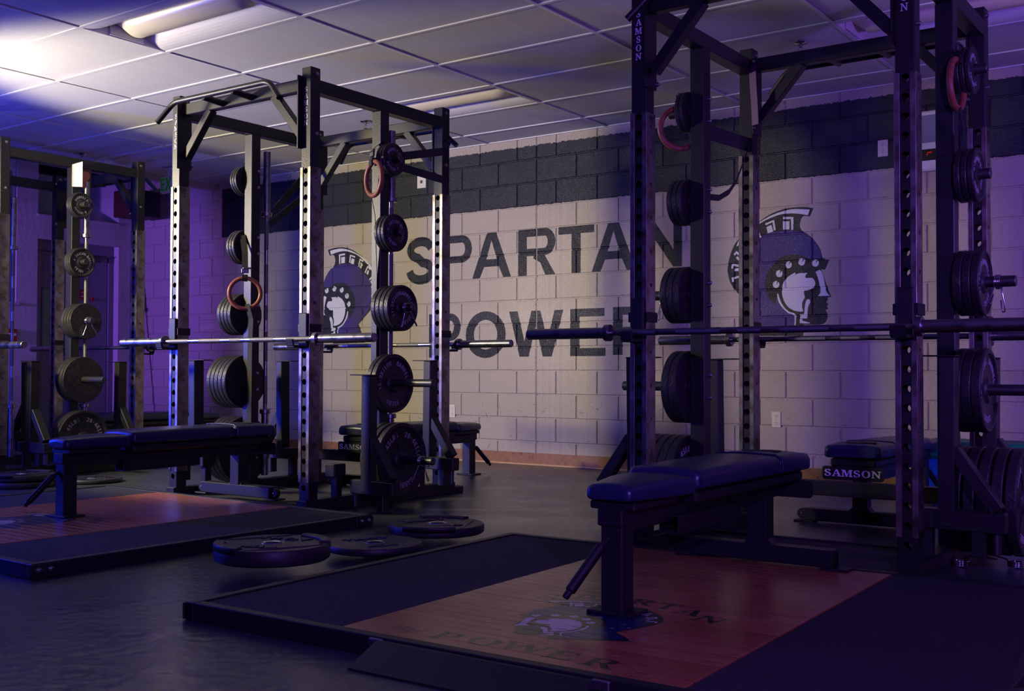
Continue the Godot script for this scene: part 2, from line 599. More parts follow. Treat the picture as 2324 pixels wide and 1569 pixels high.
	L.append([CHALK, smooth(pts([23.2, -16.5, 25.1, -15.9, 26.0, -18.1, 24.4, -21.6, 23.8, -27.5, 23.5, -30.1, 18.3, -29.9, 18.0, -26.7, 21.3, -26.8, 22.0, -20.3]))])
	L.append([CHALK, smooth(pts([0.5, -11.1, 1.6, -11.4, 3.4, -16.7, 6.5, -21.6, 10.2, -24.7, 14.9, -27.0, 14.9, -35.0, 13.9, -35.0, 13.7, -28.0, 9.0, -25.6, 4.6, -21.5, 1.5, -16.6]))])
	L.append([CHALK, smooth(pts([17.9, -30.2, 20.1, -30.2, 20.1, -31.7, 25.6, -33.1, 25.0, -33.8, 17.9, -33.4]))])
	rivet(L, 30.0, 10.2)
	rivet(L, 19.6, 11.6)
	rivet(L, 9.5, 10.1)
	rivet(L, 2.4, 3.9)
	rivet(L, -0.1, -4.1)
	return L

func paint_layers(im: Image, layers: Array, to_px: Callable, recolor := {}):
	for l in layers:
		var p := PackedVector2Array()
		for q in l[1]:
			p.append(to_px.call(q))
		fill_poly(im, p, recolor.get(l[0], l[0]))

# block capitals, given as outlines in a box 0..1 (holes follow in the background colour)
func letter(ch: String, x0: float, x1: float, y0: float, y1: float) -> Array:
	var w := x1 - x0
	var h := y1 - y0
	var s := 0.092
	var L = []
	var R = func(a: Array):
		var o := PackedVector2Array()
		for k in range(0, a.size(), 2):
			o.append(Vector2(x0 + a[k], y0 + a[k + 1]))
		return o
	var E = func(cx, cy, rx, ry, a0, a1): return ellipse(x0 + cx, y0 + cy, rx, ry, a0, a1)
	match ch:
		"T":
			L.append([INK, R.call([0, h, w, h, w, h - s * 0.72, (w + s) / 2, h - s * 0.72, (w + s) / 2, 0, (w - s) / 2, 0, (w - s) / 2, h - s * 0.72, 0, h - s * 0.72])])
		"A":
			L.append([INK, R.call([0, 0, s * 0.92, 0, w * 0.31, h * 0.245, w * 0.69, h * 0.245, w - s * 0.92, 0, w, 0, w / 2 + s * 0.55, h, w / 2 - s * 0.55, h])])
			L.append([CREAM, R.call([w * 0.365, h * 0.41, w * 0.635, h * 0.41, w * 0.5, h * 0.83])])
		"N":
			L.append([INK, R.call([0, 0, s * 0.82, 0, s * 0.82, h * 0.66, w - s * 0.85, 0, w, 0, w, h, w - s * 0.82, h, w - s * 0.82, h * 0.36, s * 0.9, h, 0, h])])
		"E":
			L.append([INK, R.call([0, 0, w, 0, w, s * 0.72, s, s * 0.72, s, h * 0.425, w * 0.7, h * 0.425, w * 0.7, h * 0.59, s, h * 0.59, s, h - s * 0.72, w * 0.965, h - s * 0.72, w * 0.965, h, 0, h])])
		"W":
			L.append([INK, R.call([0, h, w * 0.16, h, w * 0.29, h * 0.34, w * 0.42, h, w * 0.585, h, w * 0.715, h * 0.34, w * 0.842, h, w, h, w * 0.795, 0, w * 0.69, 0, w * 0.63, 0, w * 0.5, h * 0.68, w * 0.37, 0, w * 0.2, 0])])
		"O":
			L.append([INK, E.call(w / 2, h / 2, w / 2, h * 0.53, 0, TAU)])
			L.append([CREAM, E.call(w / 2, h / 2, w / 2 - s, h * 0.53 - s * 0.82, 0, TAU)])
		"P", "R":
			var ry := h * 0.31 if ch == "P" else h * 0.29
			var bw := w - ry * 0.95
			L.append([INK, R.call([0, 0, s, 0, s, h, 0, h])])
			L.append([INK, R.call([0, h, bw, h, bw, h - ry * 2, 0, h - ry * 2])])
			L.append([INK, E.call(bw, h - ry, ry * 0.95, ry, -PI / 2, PI / 2)])
			if ch == "R":
				L.append([INK, R.call([w * 0.42, h * 0.43, w * 0.72, h * 0.42, w * 0.80, h * 0.30, w, 0, w * 0.735, 0, w * 0.60, h * 0.27, w * 0.42, h * 0.36])])
			L.append([CREAM, R.call([s, h - s * 0.72, bw, h - s * 0.72, bw, h - ry * 2 + s * 0.68, s, h - ry * 2 + s * 0.68])])
			L.append([CREAM, E.call(bw, h - ry, ry * 0.95 - s * 0.85, ry - s * 0.7, -PI / 2, PI / 2)])
		"S":
			# one thick stroke along the middle line of the letter
			var mid = []
			for k in 15:
				var a = deg_to_rad(15 + 240.0 * k / 14)
				mid.append(Vector2(w * 0.5 + cos(a) * (w * 0.5 - s * 0.55), h * 0.74 + sin(a) * (h * 0.26 - s * 0.28)))
			for k in 15:
				var a = deg_to_rad(80 - 255.0 * k / 14)
				mid.append(Vector2(w * 0.5 + cos(a) * (w * 0.5 - s * 0.48), h * 0.245 + sin(a) * (h * 0.265 - s * 0.28)))
			for k in mid.size() - 1:
				var d = (mid[k + 1] - mid[k]).normalized()
				var nn = Vector2(-d.y, d.x) * s * 0.46
				var o := Vector2(x0, y0)
				L.append([INK, PackedVector2Array([o + mid[k] - nn - d * 0.012, o + mid[k + 1] - nn + d * 0.012, o + mid[k + 1] + nn + d * 0.012, o + mid[k] + nn - d * 0.012])])
	return L

const WALL_H := 2.845
const TEX_W := 4.2

func wall_picture(x0: float) -> ImageTexture:
	var im := Image.create(2048, 2048, false, Image.FORMAT_RGB8)
	im.fill(CREAM)
	var r := RandomNumberGenerator.new()
	r.seed = 77
	var to_px = func(p: Vector2): return Vector2((p.x - x0) / TEX_W * 2048.0, (WALL_H - p.y) / WALL_H * 2048.0)
	# navy band with the fuzzy edges of a paint roller
	var up := 0.0
	var dn := 0.0
	var bx := int(maxf(0.0, (-4.104 - x0) / TEX_W * 2048.0))
	for x in range(bx, 2048, 3):
		up = lerpf(up, r.randf_range(-0.010, 0.010), 0.5)
		dn = lerpf(dn, r.randf_range(-0.006, 0.006), 0.4)
		var ya = to_px.call(Vector2(0, 2.757 + up)).y
		var yb = to_px.call(Vector2(0, 2.238 + dn)).y
		im.fill_rect(Rect2i(x, int(ya), 3, int(yb) - int(ya)), NAVY)
	var rows = [["S", -1.475, -1.125, 1.635, 2.035], ["P", -1.05, -0.70, 1.635, 2.035], ["A", -0.695, -0.268, 1.635, 2.035], ["R", -0.192, 0.194, 1.633, 2.035], ["T", 0.225, 0.579, 1.633, 2.030], ["A", 0.555, 0.972, 1.633, 2.028], ["N", 1.05, 1.385, 1.638, 2.020],
		["P", -1.196, -0.826, 0.930, 1.330], ["O", -0.767, -0.323, 0.935, 1.327], ["W", -0.287, 0.275, 0.933, 1.328], ["E", 0.344, 0.69, 0.935, 1.331], ["R", 0.758, 1.145, 0.943, 1.334]]
	for l in rows:
		paint_layers(im, letter(l[0], l[1], l[2], l[3], l[4]), to_px)
	var hl := helmet_layers()
	paint_layers(im, hl, func(q): return to_px.call(Vector2(2.16 + q.x * 0.01, 1.5 + q.y * 0.01)))
	paint_layers(im, hl, func(q): return to_px.call(Vector2(-2.218 - q.x * 0.01, 1.5 + q.y * 0.01)))
	# scuffs and chips of use, low on the wall
	for k in 90:
		var c := Vector2(r.randf_range(x0, x0 + TEX_W), r.randf_range(0.12, 0.55))
		var l := r.randf_range(0.01, 0.05)
		var a := r.randf_range(-0.6, 0.6) + (PI / 2 if r.randf() < 0.4 else 0.0)
		var d := Vector2(cos(a), sin(a)) * l
		var w := Vector2(-d.y, d.x).normalized() * r.randf_range(0.001, 0.0035)
		fill_poly(im, PackedVector2Array([to_px.call(c - d), to_px.call(c + w), to_px.call(c + d), to_px.call(c - w)]), CREAM.darkened(r.randf_range(0.15, 0.55)))
	return ImageTexture.create_from_image(im)

func floor_picture() -> ImageTexture:
	var im := Image.create(2048, 2048, false, Image.FORMAT_RGB8)
	var basec := Color(0.245, 0.27, 0.265)
	im.fill(basec)
	var r := RandomNumberGenerator.new()
	r.seed = 5
	# long faint mop and drag marks, then short black scuffs, then specks
	for k in 1500:
		var c := Vector2(r.randf() * 2048, r.randf() * 2048)
		var a := r.randf_range(-0.35, 0.35)
		var d := Vector2(cos(a), sin(a)) * r.randf_range(20, 120)
		var w := Vector2(-d.y, d.x).normalized() * r.randf_range(0.6, 1.6)
		fill_poly(im, PackedVector2Array([c - d, c + w, c + d, c - w]), basec.lerp(Color(0.36, 0.38, 0.36) if r.randf() < 0.5 else Color(0.17, 0.19, 0.19), r.randf_range(0.2, 0.7)))
	for k in 520:
		var c := Vector2(r.randf() * 2048, r.randf() * 2048)
		var a := r.randf_range(-0.7, 0.7)
		var d := Vector2(cos(a), sin(a)) * r.randf_range(5, 26)
		var w := Vector2(-d.y, d.x).normalized() * r.randf_range(0.8, 2.4)
		fill_poly(im, PackedVector2Array([c - d, c - d * 0.2 + w, c + d, c + d * 0.2 - w * 0.2]), Color(0.07, 0.075, 0.08).lerp(basec, r.randf_range(0.0, 0.5)))
	for k in 700:
		im.fill_rect(Rect2i(r.randi() % 2048, r.randi() % 2048, 1 + r.randi() % 3, 1 + r.randi() % 3), Color(0.08, 0.08, 0.09))
	return ImageTexture.create_from_image(im)

# wooden lifting surface: strips, wear and the painted emblem; x across 0..1, y from the far edge 0 to the near edge 1
func wood_picture(w: float, l: float, logo: Vector2, sd: int, near_red: bool) -> ImageTexture:
	var W := 1024
	var H := int(W * l / w)
	var im := Image.create(W, H, false, Image.FORMAT_RGB8)
	var r := RandomNumberGenerator.new()
	r.seed = sd
	var k := W / w
	var n := int(round(l / 0.057))
	for row in n:
		var y0 := row * H / n
		var y1 := (row + 1) * H / n
		var x := -r.randi() % 400
		while x < W:
			var len := r.randi_range(260, 700)
			var c := Color(0.66, 0.40, 0.25).lerp(Color(0.58, 0.33, 0.20), r.randf())
			c = c.lerp(Color(0.72, 0.47, 0.30), r.randf() * 0.5)
			im.fill_rect(Rect2i(x, y0, len, y1 - y0), c)
			for gl in 26:
				var gy := r.randi_range(y0, y1 - 1)
				var gx := x + r.randi_range(0, len)
				im.fill_rect(Rect2i(gx, gy, r.randi_range(30, 180), 1), c.darkened(r.randf_range(0.04, 0.16)))
			im.fill_rect(Rect2i(x, y0, 1, y1 - y0), c.darkened(0.3))
			x += len
	# emblem, its crest to the right, then the two words in serif capitals
	var to_px = func(q: Vector2): return Vector2((logo.x + q.x) * k, (logo.y - q.y) * k)
	var chips = []
	var rc := {INK: Color(0.10, 0.10, 0.10), VIOLET: Color(0.05, 0.13, 0.30), CHALK: Color(0.74, 0.72, 0.70)}
	var ca := cos(0.5)
	var sa := sin(0.5)
	paint_layers(im, helmet_layers(), func(q): return to_px.call(Vector2(-q.x * ca - q.y * sa, -q.x * sa + q.y * ca) * 0.0056), rc)
	var word = "SPARTAN"
	for i in 7:
		var a := (i - 3.0) * 0.07
		var mid := Vector2((i - 3.0) * 0.096, 0.33 - 0.012 * (i - 3.0) * (i - 3.0))
		paint_text(im, word[i], serif, 0.085, func(q): return to_px.call(mid + Vector2(q.x * cos(a) + q.y * sin(a), -q.x * sin(a) + q.y * cos(a)) * Vector2(1.1, 1.0)), Color(0.13, 0.10, 0.08))
	word = "POWER"
	for i in 5:
		var a := (i - 2.0) * 0.12
		var mid := Vector2((i - 2.0) * 0.125 + 0.01, -0.375 - 0.010 * absf(i - 2.0))
		paint_text(im, word[i], serif, 0.085, func(q): return to_px.call(mid + q * Vector2(1.25, 1.0)), Color(0.13, 0.10, 0.08))
	# chips through the paint, dark gouges and rubber marks along the grain
	for i in 150:
		var c := Vector2(logo.x + r.randf_range(-0.3, 0.3), logo.y + r.randf_range(-0.3, 0.32)) * k
		var s := r.randf_range(1.5, 6.0)
		fill_poly(im, PackedVector2Array([c + Vector2(-s * 2, 0), c + Vector2(-s * 0.3, s), c + Vector2(s * 1.6, s * 0.3), c + Vector2(s * 0.4, -s * 0.8)]), Color(0.62, 0.37, 0.24) if r.randf() < 0.6 else Color(0.66, 0.62, 0.60))
	for i in 420:
		var c := Vector2(r.randf() * W, r.randf() * H)
		var d := Vector2(r.randf_range(4, 34), r.randf_range(-2, 2))
		var t := r.randf_range(0.7, 2.6)
		fill_poly(im, PackedVector2Array([c - d, c + Vector2(0, t), c + d, c - Vector2(0, t)]), Color(0.20, 0.10, 0.08) if r.randf() < 0.75 else Color(0.40, 0.22, 0.15))
	if near_red:
		for i in 14:
			var c := Vector2(W * r.randf_range(0.12, 0.22), H * r.randf_range(0.94, 0.965))
			var s := r.randf_range(6, 16)
			fill_poly(im, smooth(PackedVector2Array([c + Vector2(-s * 1.6, 0), c + Vector2(0, s * 0.5), c + Vector2(s * 1.8, s * 0.2), c + Vector2(s * 0.3, -s * 0.6)])), Color(0.36, 0.10, 0.17))
	return ImageTexture.create_from_image(im)

# ---------------------------------------------------------------- the room
func block_mesh(x0, x1, y0, y1, tx0: float) -> Mb:
	# face of one concrete block, joints 5 mm each side, bevelled, standing 9 mm proud of the joints
	var b := Mb.new()
	var j := 0.0045
	x0 += j
	x1 -= j
	y0 += j
	y1 -= j
	var e := 0.005
	var U = func(x, y): return Vector2((x - tx0) / TEX_W, (WALL_H - y) / WALL_H)
	var q = [V(x0 + e, y0 + e, 0), V(x1 - e, y0 + e, 0), V(x1 - e, y1 - e, 0), V(x0 + e, y1 - e, 0)]
	var o = [V(x0, y0, -0.005), V(x1, y0, -0.005), V(x1, y1, -0.005), V(x0, y1, -0.005)]
	var d = [V(x0, y0, -0.02), V(x1, y0, -0.02), V(x1, y1, -0.02), V(x0, y1, -0.02)]
	b.quad(q[0], q[1], q[2], q[3], U.call(q[0].x, q[0].y), U.call(q[1].x, q[1].y), U.call(q[2].x, q[2].y), U.call(q[3].x, q[3].y))
	for k in 4:
		var m = (k + 1) % 4
		b.quad(o[k], o[m], q[m], q[k], U.call(o[k].x, o[k].y), U.call(o[m].x, o[m].y), U.call(q[m].x, q[m].y), U.call(q[k].x, q[k].y))
		b.quad(d[k], d[m], o[m], o[k], U.call(o[k].x, o[k].y), U.call(o[m].x, o[m].y), U.call(o[m].x, o[m].y), U.call(o[k].x, o[k].y))
	return b

func plain_box(b: Mb, a: Vector3, c: Vector3, bev := 0.0):
	b.box((a + c) * 0.5, (c - a).abs(), bev)

const XL := -5.6        # left wall
const XR := 8.6         # right wall
const ZF := 11.0        # wall behind the camera
const CEIL := 2.825

func build_walls():
	var wall_grain := noise_tex(0.2, [], 2048, FastNoiseLite.TYPE_SIMPLEX_SMOOTH, 71, 5.0, 3)
	var pl := mat(Color(1, 1, 1), 0.42)
	pl.albedo_texture = wall_picture(-4.2)
	pl.texture_repeat = false
	block_relief(pl)
	pl.uv1_triplanar = false
	var pr := mat(Color(1, 1, 1), 0.42)
	pr.albedo_texture = wall_picture(0.0)
	pr.texture_repeat = false
	block_relief(pr)
	pr.uv1_triplanar = false
	for m in [pl, pr]:
		# pits and stains of the blocks over the paint, on a second set of coordinates
		m.normal_texture = wall_grain
		m.normal_scale = 0.6
		m.detail_enabled = true
		m.detail_blend_mode = BaseMaterial3D.BLEND_MODE_MUL
		m.detail_albedo = M.block_dirt
		m.detail_uv_layer = BaseMaterial3D.DETAIL_UV_2
		m.uv2_triplanar = true
		m.uv2_world_triplanar = true
		m.uv2_scale = Vector3(1.4, 1.4, 1.4)
	var wall = struct(Node3D.new())
	wall.name = "wall_back"
	add_child(wall, true)
	# the joints: a painted face 9 mm behind, on a thick wall
	for half in 2:
		var x0 = -4.2 if half == 0 else 0.0
		var b := Mb.new()
		b.quad(V(-4.25 if half == 0 else 0.0, 0, -0.009), V(0.0 if half == 0 else 4.25, 0, -0.009), V(0.0 if half == 0 else 4.25, WALL_H, -0.009), V(-4.25 if half == 0 else 0.0, WALL_H, -0.009),
			Vector2((-4.25 - x0) / TEX_W if half == 0 else 0.0, 1), Vector2(1.0 if half == 0 else 4.25 / TEX_W, 1), Vector2(1.0 if half == 0 else 4.25 / TEX_W, 0), Vector2((-4.25 - x0) / TEX_W if half == 0 else 0.0, 0))
		put("joint_face", b, pl if half == 0 else pr, wall)
	var core := Mb.new()
	plain_box(core, V(XL - 0.4, 0, -0.25), V(XR + 0.2, 3.6, -0.012))
	put("wall_core", core, M.cream, wall)
	var far_l := Mb.new()
	var far_r := Mb.new()
	var sealant := Mb.new()
	plain_box(sealant, V(-0.006, 0, -0.012), V(0.006, 2.24, -0.004))
	put("joint_sealant", sealant, mat(Color(0.50, 0.46, 0.40), 0.6), wall)
	for k in 14:
		var y0 = k * 0.2032
		var y1 = y0 + 0.2032
		var xs = []
		var u = -13.5 if k % 2 else -14.0
		while u < 20.0:
			var a = u * 0.4064
			var c = a + 0.4064
			if a < -0.001 and c > 0.001:
				xs.append([a, 0.0])
				xs.append([0.0, c])
			else:
				xs.append([a, c])
			u += 1.0
		for s in xs:
			if s[0] < XL - 0.01:
				s[0] = XL
			if s[1] < -4.2 + 0.05:
				var b := block_mesh(s[0], s[1], y0, y1, 0.0)
				far_l.v.append_array(b.v)
				far_l.n.append_array(b.n)
				far_l.uv.append_array(b.uv)
			elif s[0] > 4.05:
				if s[1] < 8.4:
					var b := block_mesh(s[0], s[1], y0, y1, 0.0)
					far_r.v.append_array(b.v)
					far_r.n.append_array(b.n)
					far_r.uv.append_array(b.uv)
			else:
				var left = s[0] < -0.001
				put("block", block_mesh(s[0], s[1], y0, y1, -4.2 if left else 0.0), pl if left else pr, wall)
	put("far_blocks", far_l, M.cream, wall).set_meta("kind", "stuff")
	put("far_blocks", far_r, pr, wall).set_meta("kind", "stuff")
	# baseboard with its toe
	var bb := Mb.new()
	plain_box(bb, V(XL + 0.02, 0.012, 0.0), V(XR, 0.108, 0.005), 0.002)
	var toe := Mb.new()
	plain_box(toe, V(XL + 0.02, 0.0, 0.0), V(XR, 0.016, 0.016), 0.004)
	var base = struct(Node3D.new())
	base.name = "baseboard_back"
	add_child(base, true)
	put("board", bb, M.base, base)
	put("toe", toe, M.base_toe, base)

	# left wall with the door recess and the two windows; built from the piers between the openings
	var w = struct(Node3D.new())
	w.name = "wall_left"
	add_child(w, true)
	var b := Mb.new()
	var x0 = XL - 0.3
	plain_box(b, V(x0, 0, -0.02), V(XL, 3.6, 0.235))                     # corner pier
	plain_box(b, V(x0, 2.21, 0.235), V(XL, 2.47, 1.225))                 # between door and window
	plain_box(b, V(x0, 3.02, 0.235), V(XL, 3.6, 1.225))
	plain_box(b, V(x0, 0, 1.225), V(XL, 3.6, 1.46))                      # pier between the openings
	plain_box(b, V(x0, 0, 1.46), V(XL, 1.50, 1.60))
	plain_box(b, V(x0, 3.02, 1.46), V(XL, 3.6, 1.60))
	plain_box(b, V(x0, 0, 1.60), V(XL, 3.6, ZF))
	put("pier", b, M.plaster, w)
	var bl := Mb.new()
	plain_box(bl, V(XL, 0.01, 1.225), V(XL + 0.005, 0.11, ZF), 0.002)
	plain_box(bl, V(XL, 0.01, 0.02), V(XL + 0.005, 0.11, 0.235), 0.002)
	struct(put("baseboard_left", bl, M.base))
	# right wall, wall behind the camera
	b = Mb.new()
	plain_box(b, V(XR, 0, -0.25), V(XR + 0.2, 3.6, ZF + 0.2))
	struct(put("wall_right", b, M.cream))
	b = Mb.new()
	plain_box(b, V(XL - 0.3, 0, ZF), V(XR + 0.2, 3.6, ZF + 0.2))
	struct(put("wall_front", b, M.cream))
	# double door set back in the recess
	var d = struct(Node3D.new())
	d.name = "door_1"
	add_child(d, true)
	var xb = XL - 0.11
	b = Mb.new()
	plain_box(b, V(xb - 0.06, 2.10, 0.235), V(xb + 0.02, 2.21, 1.225), 0.003)
	plain_box(b, V(xb - 0.06, 0, 0.235), V(xb + 0.02, 2.10, 0.30), 0.003)
	plain_box(b, V(xb - 0.06, 0, 1.17), V(xb + 0.02, 2.10, 1.225), 0.003)
	plain_box(b, V(xb - 0.06, 0, 0.735), V(xb + 0.012, 2.10, 0.775), 0.003)
	put("frame", b, M.frame_grey, d)
	b = Mb.new()
	plain_box(b, V(xb - 0.045, 0.01, 0.305), V(xb - 0.002, 2.095, 0.733), 0.003)
	put("door_leaf", b, M.door_grey, d)
	b = Mb.new()      # leaf with a narrow light
	plain_box(b, V(xb - 0.045, 0.01, 0.777), V(xb - 0.002, 2.095, 0.975), 0.003)
	plain_box(b, V(xb - 0.045, 0.01, 1.09), V(xb - 0.002, 2.095, 1.168), 0.003)
	plain_box(b, V(xb - 0.045, 0.01, 0.975), V(xb - 0.002, 1.045, 1.09), 0.0)
	plain_box(b, V(xb - 0.045, 1.685, 0.975), V(xb - 0.002, 2.095, 1.09), 0.0)
	var leaf = put("door_leaf", b, M.door_grey, d)
	b = Mb.new()
	for q in [[0.957, 0.978, 1.03, 1.70], [1.087, 1.108, 1.03, 1.70], [0.957, 1.108, 1.03, 1.048], [0.957, 1.108, 1.682, 1.70]]:
		plain_box(b, V(xb - 0.004, q[2], q[0]), V(xb + 0.008, q[3], q[1]), 0.002)
	put("light_frame", b, M.frame_grey, leaf)
	b = Mb.new()
	plain_box(b, V(xb - 0.028, 1.04, 0.97), V(xb - 0.022, 1.69, 1.095))
	put("pane", b, M.glass, leaf)
	b = Mb.new()
	plain_box(b, V(xb, 2.02, 0.42), V(xb + 0.05, 2.07, 0.66), 0.004)
	b.bar(V(xb + 0.04, 2.06, 0.6), V(xb + 0.06, 2.09, 0.36), 0.015, 0.02)
	put("door_closer", b, M.steel_dark, d)
	# high window with its dark blind housing
	var wn = struct(Node3D.new())
	wn.name = "window_1"
	add_child(wn, true)
	b = Mb.new()
	plain_box(b, V(XL - 0.16, 2.47, 0.42), V(XL - 0.15, 3.02, 1.225))
	put("pane", b, M.frosted, wn)
	b = Mb.new()
	plain_box(b, V(XL - 0.15, 2.93, 0.235), V(XL - 0.08, 3.02, 1.225), 0.004)
	put("blind_housing", b, M.black, wn)
	b = Mb.new()
	b.quad(V(XL - 0.15, 2.47, 0.42), V(XL, 2.47, 0.236), V(XL, 3.02, 0.236), V(XL - 0.15, 3.02, 0.42))
	b.quad(V(XL - 0.2, 2.47, 0.236), V(XL - 0.2, 3.02, 0.236), V(XL - 0.2, 3.02, 0.42), V(XL - 0.2, 2.47, 0.42))
	put("splayed_reveal", b, M.plaster, wn)
	b = Mb.new()
	plain_box(b, V(XL - 0.16, 2.455, 0.22), V(XL + 0.012, 2.478, 1.235), 0.004)
	put("window_sill", b, M.plaster, wn)
	# tall narrow window
	wn = struct(Node3D.new())
	wn.name = "window_2"
	add_child(wn, true)
	b = Mb.new()
	plain_box(b, V(XL - 0.1, 1.50, 1.46), V(XL - 0.09, 3.02, 1.60))
	put("pane", b, M.frosted, wn)
	b = Mb.new()
	plain_box(b, V(XL - 0.09, 1.50, 1.46), V(XL - 0.04, 3.02, 1.485), 0.003)
	plain_box(b, V(XL - 0.09, 1.50, 1.575), V(XL - 0.04, 3.02, 1.60), 0.003)
	plain_box(b, V(XL - 0.09, 2.9, 1.46), V(XL - 0.03, 3.02, 1.60), 0.003)
	put("window_frame", b, M.white, wn)
	b = Mb.new()
	plain_box(b, V(XL - 0.1, 1.485, 1.43), V(XL + 0.03, 1.515, 1.63), 0.004)
	put("window_sill", b, M.plaster, wn)

func build_floor():
	var fm := mat(Color(1, 1, 1), 0.3, 0.0, 0.5)
	fm.albedo_texture = floor_picture()
	fm.roughness_texture = noise_tex(0.02, [[0.0, g(0.72)], [0.5, g(0.95)], [1.0, g(1.0)]], 512, FastNoiseLite.TYPE_SIMPLEX_SMOOTH, 81)
	fm.normal_enabled = true
	fm.normal_texture = noise_tex(0.12, [], 512, FastNoiseLite.TYPE_SIMPLEX_SMOOTH, 82, 2.0, 3)
	fm.normal_scale = 0.12
	fm.roughness = 0.34
	M.floor = fm
	var b := Mb.new()
	b.quad(V(XL - 0.3, 0, ZF + 0.2), V(XR + 0.2, 0, ZF + 0.2), V(XR + 0.2, 0, -0.25), V(XL - 0.3, 0, -0.25),
		Vector2(-1.0, (ZF + 0.2) / 5.0), Vector2(2.0, (ZF + 0.2) / 5.0), Vector2(2.0, -0.05), Vector2(-1.0, -0.05))
	var low := Mb.new()
	plain_box(low, V(XL - 0.3, -0.2, -0.25), V(XR + 0.2, -0.004, ZF + 0.2))
	var f = struct(Node3D.new())
	f.name = "floor"
	add_child(f, true)
	put("sheet_flooring", b, fm, f)
	put("slab", low, M.frame_grey, f)

const GX := -4.174
const GZ := 0.376
const TX := 1.2192
const TZ := 0.6096

func build_ceiling():
	var c = struct(Node3D.new())
	c.name = "ceiling"
	add_child(c, true)
	var slab := Mb.new()
	plain_box(slab, V(GX, CEIL + 0.16, -0.25), V(XR + 0.2, CEIL + 0.3, ZF + 0.2))
	plain_box(slab, V(XL - 0.3, 3.42, -0.25), V(GX, 3.6, ZF + 0.2))
	put("deck", slab, M.white, c)
	var bulk := Mb.new()
	plain_box(bulk, V(GX - 0.10, 2.757, 0.0), V(GX, 3.45, ZF), 0.002)
	struct(put("trim_1", bulk, M.cream))
	var full := Mb.new()
	full.box(Vector3.ZERO, V(TX - 0.022, 0.016, TZ - 0.022), 0.004)
	var full_mesh := full.done()
	var part := Mb.new()
	part.box(Vector3.ZERO, V(TX - 0.022, 0.016, GZ - 0.016), 0.004)
	var part_mesh := part.done()
	var lamps = [Vector2i(0, 2), Vector2i(3, 2), Vector2i(6, 2), Vector2i(3, 6), Vector2i(6, 6), Vector2i(0, 6), Vector2i(3, 10), Vector2i(6, 10)]
	for i in 10:
		for j in 18:
			if Vector2i(i, j) in lamps:
				continue
			var x = GX + (i + 0.5) * TX
			if j == 0:
				put("ceiling_panel", part_mesh, M.tile, c, V(x, CEIL + 0.014, GZ * 0.5 + 0.004))
			else:
				put("ceiling_panel", full_mesh, M.tile, c, V(x, CEIL + 0.014, GZ + (j - 0.5) * TZ))
	for i in 11:
		var r := Mb.new()
		plain_box(r, V(GX + i * TX - 0.012, CEIL - 0.001, 0), V(GX + i * TX + 0.012, CEIL + 0.006, ZF))
		put("grid_rail", r, M.grid, c)
	for j in 18:
		var r := Mb.new()
		plain_box(r, V(GX, CEIL - 0.0016, GZ + j * TZ - 0.012), V(XR, CEIL + 0.006, GZ + j * TZ + 0.012))
		put("grid_rail", r, M.grid, c)
	var r := Mb.new()
	plain_box(r, V(GX, CEIL - 0.002, 0), V(XR, CEIL + 0.006, 0.022))
	put("wall_angle", r, M.grid, c)
	var names = ["unlit recessed fluorescent fixture in ceiling by the left wall, above the exit sign", "unlit recessed fluorescent fixture in the ceiling between middle rack and painted wall", "yellowish unlit recessed fluorescent fixture in ceiling above the right rack", "unlit recessed fluorescent fixture in ceiling, largest, at top left of the photo"]
	for k in 5:
		var l = lamps[k]
		fixture(V(GX + (l.x + 0.5) * TX, CEIL, GZ + (l.y - 0.5) * TZ), names[k] if k < 4 else "unlit recessed fluorescent fixture in ceiling in front of the right rack")
	# sprinklers
	for s in [[-3.904, 1.813, "small sprinkler head in ceiling above the far left rack"], [-0.802, 1.281, "small chrome sprinkler head in ceiling seen through the middle rack"], [2.852, 1.318, "small chrome sprinkler head in ceiling above the right rack's back beam"]]:
		var t = thing("sprinkler_head", s[2], "sprinkler", V(s[0], CEIL, s[1]), 0.0, "ceiling sprinklers")
		var b := Mb.new()
		b.lathe([Vector2(-0.012, 0), Vector2(-0.012, 0.02), Vector2(-0.006, 0.042), Vector2(0.0, 0.044), Vector2(0.0, 0)], 24)
		put("escutcheon", b, M.chrome, t)
		b = Mb.new()
		b.cyl(V(0, -0.03, 0), V(0, -0.01, 0), 0.010, 12)
		for q in [-1, 1]:
			b.sweep([V(q * 0.008, -0.028, 0), V(q * 0.014, -0.04, 0), V(q * 0.008, -0.055, 0)], 0.002, 6)
		b.cyl(V(0, -0.058, 0), V(0, -0.055, 0), 0.016, 16, 0.001)
		put("deflector", b, M.chrome, t)

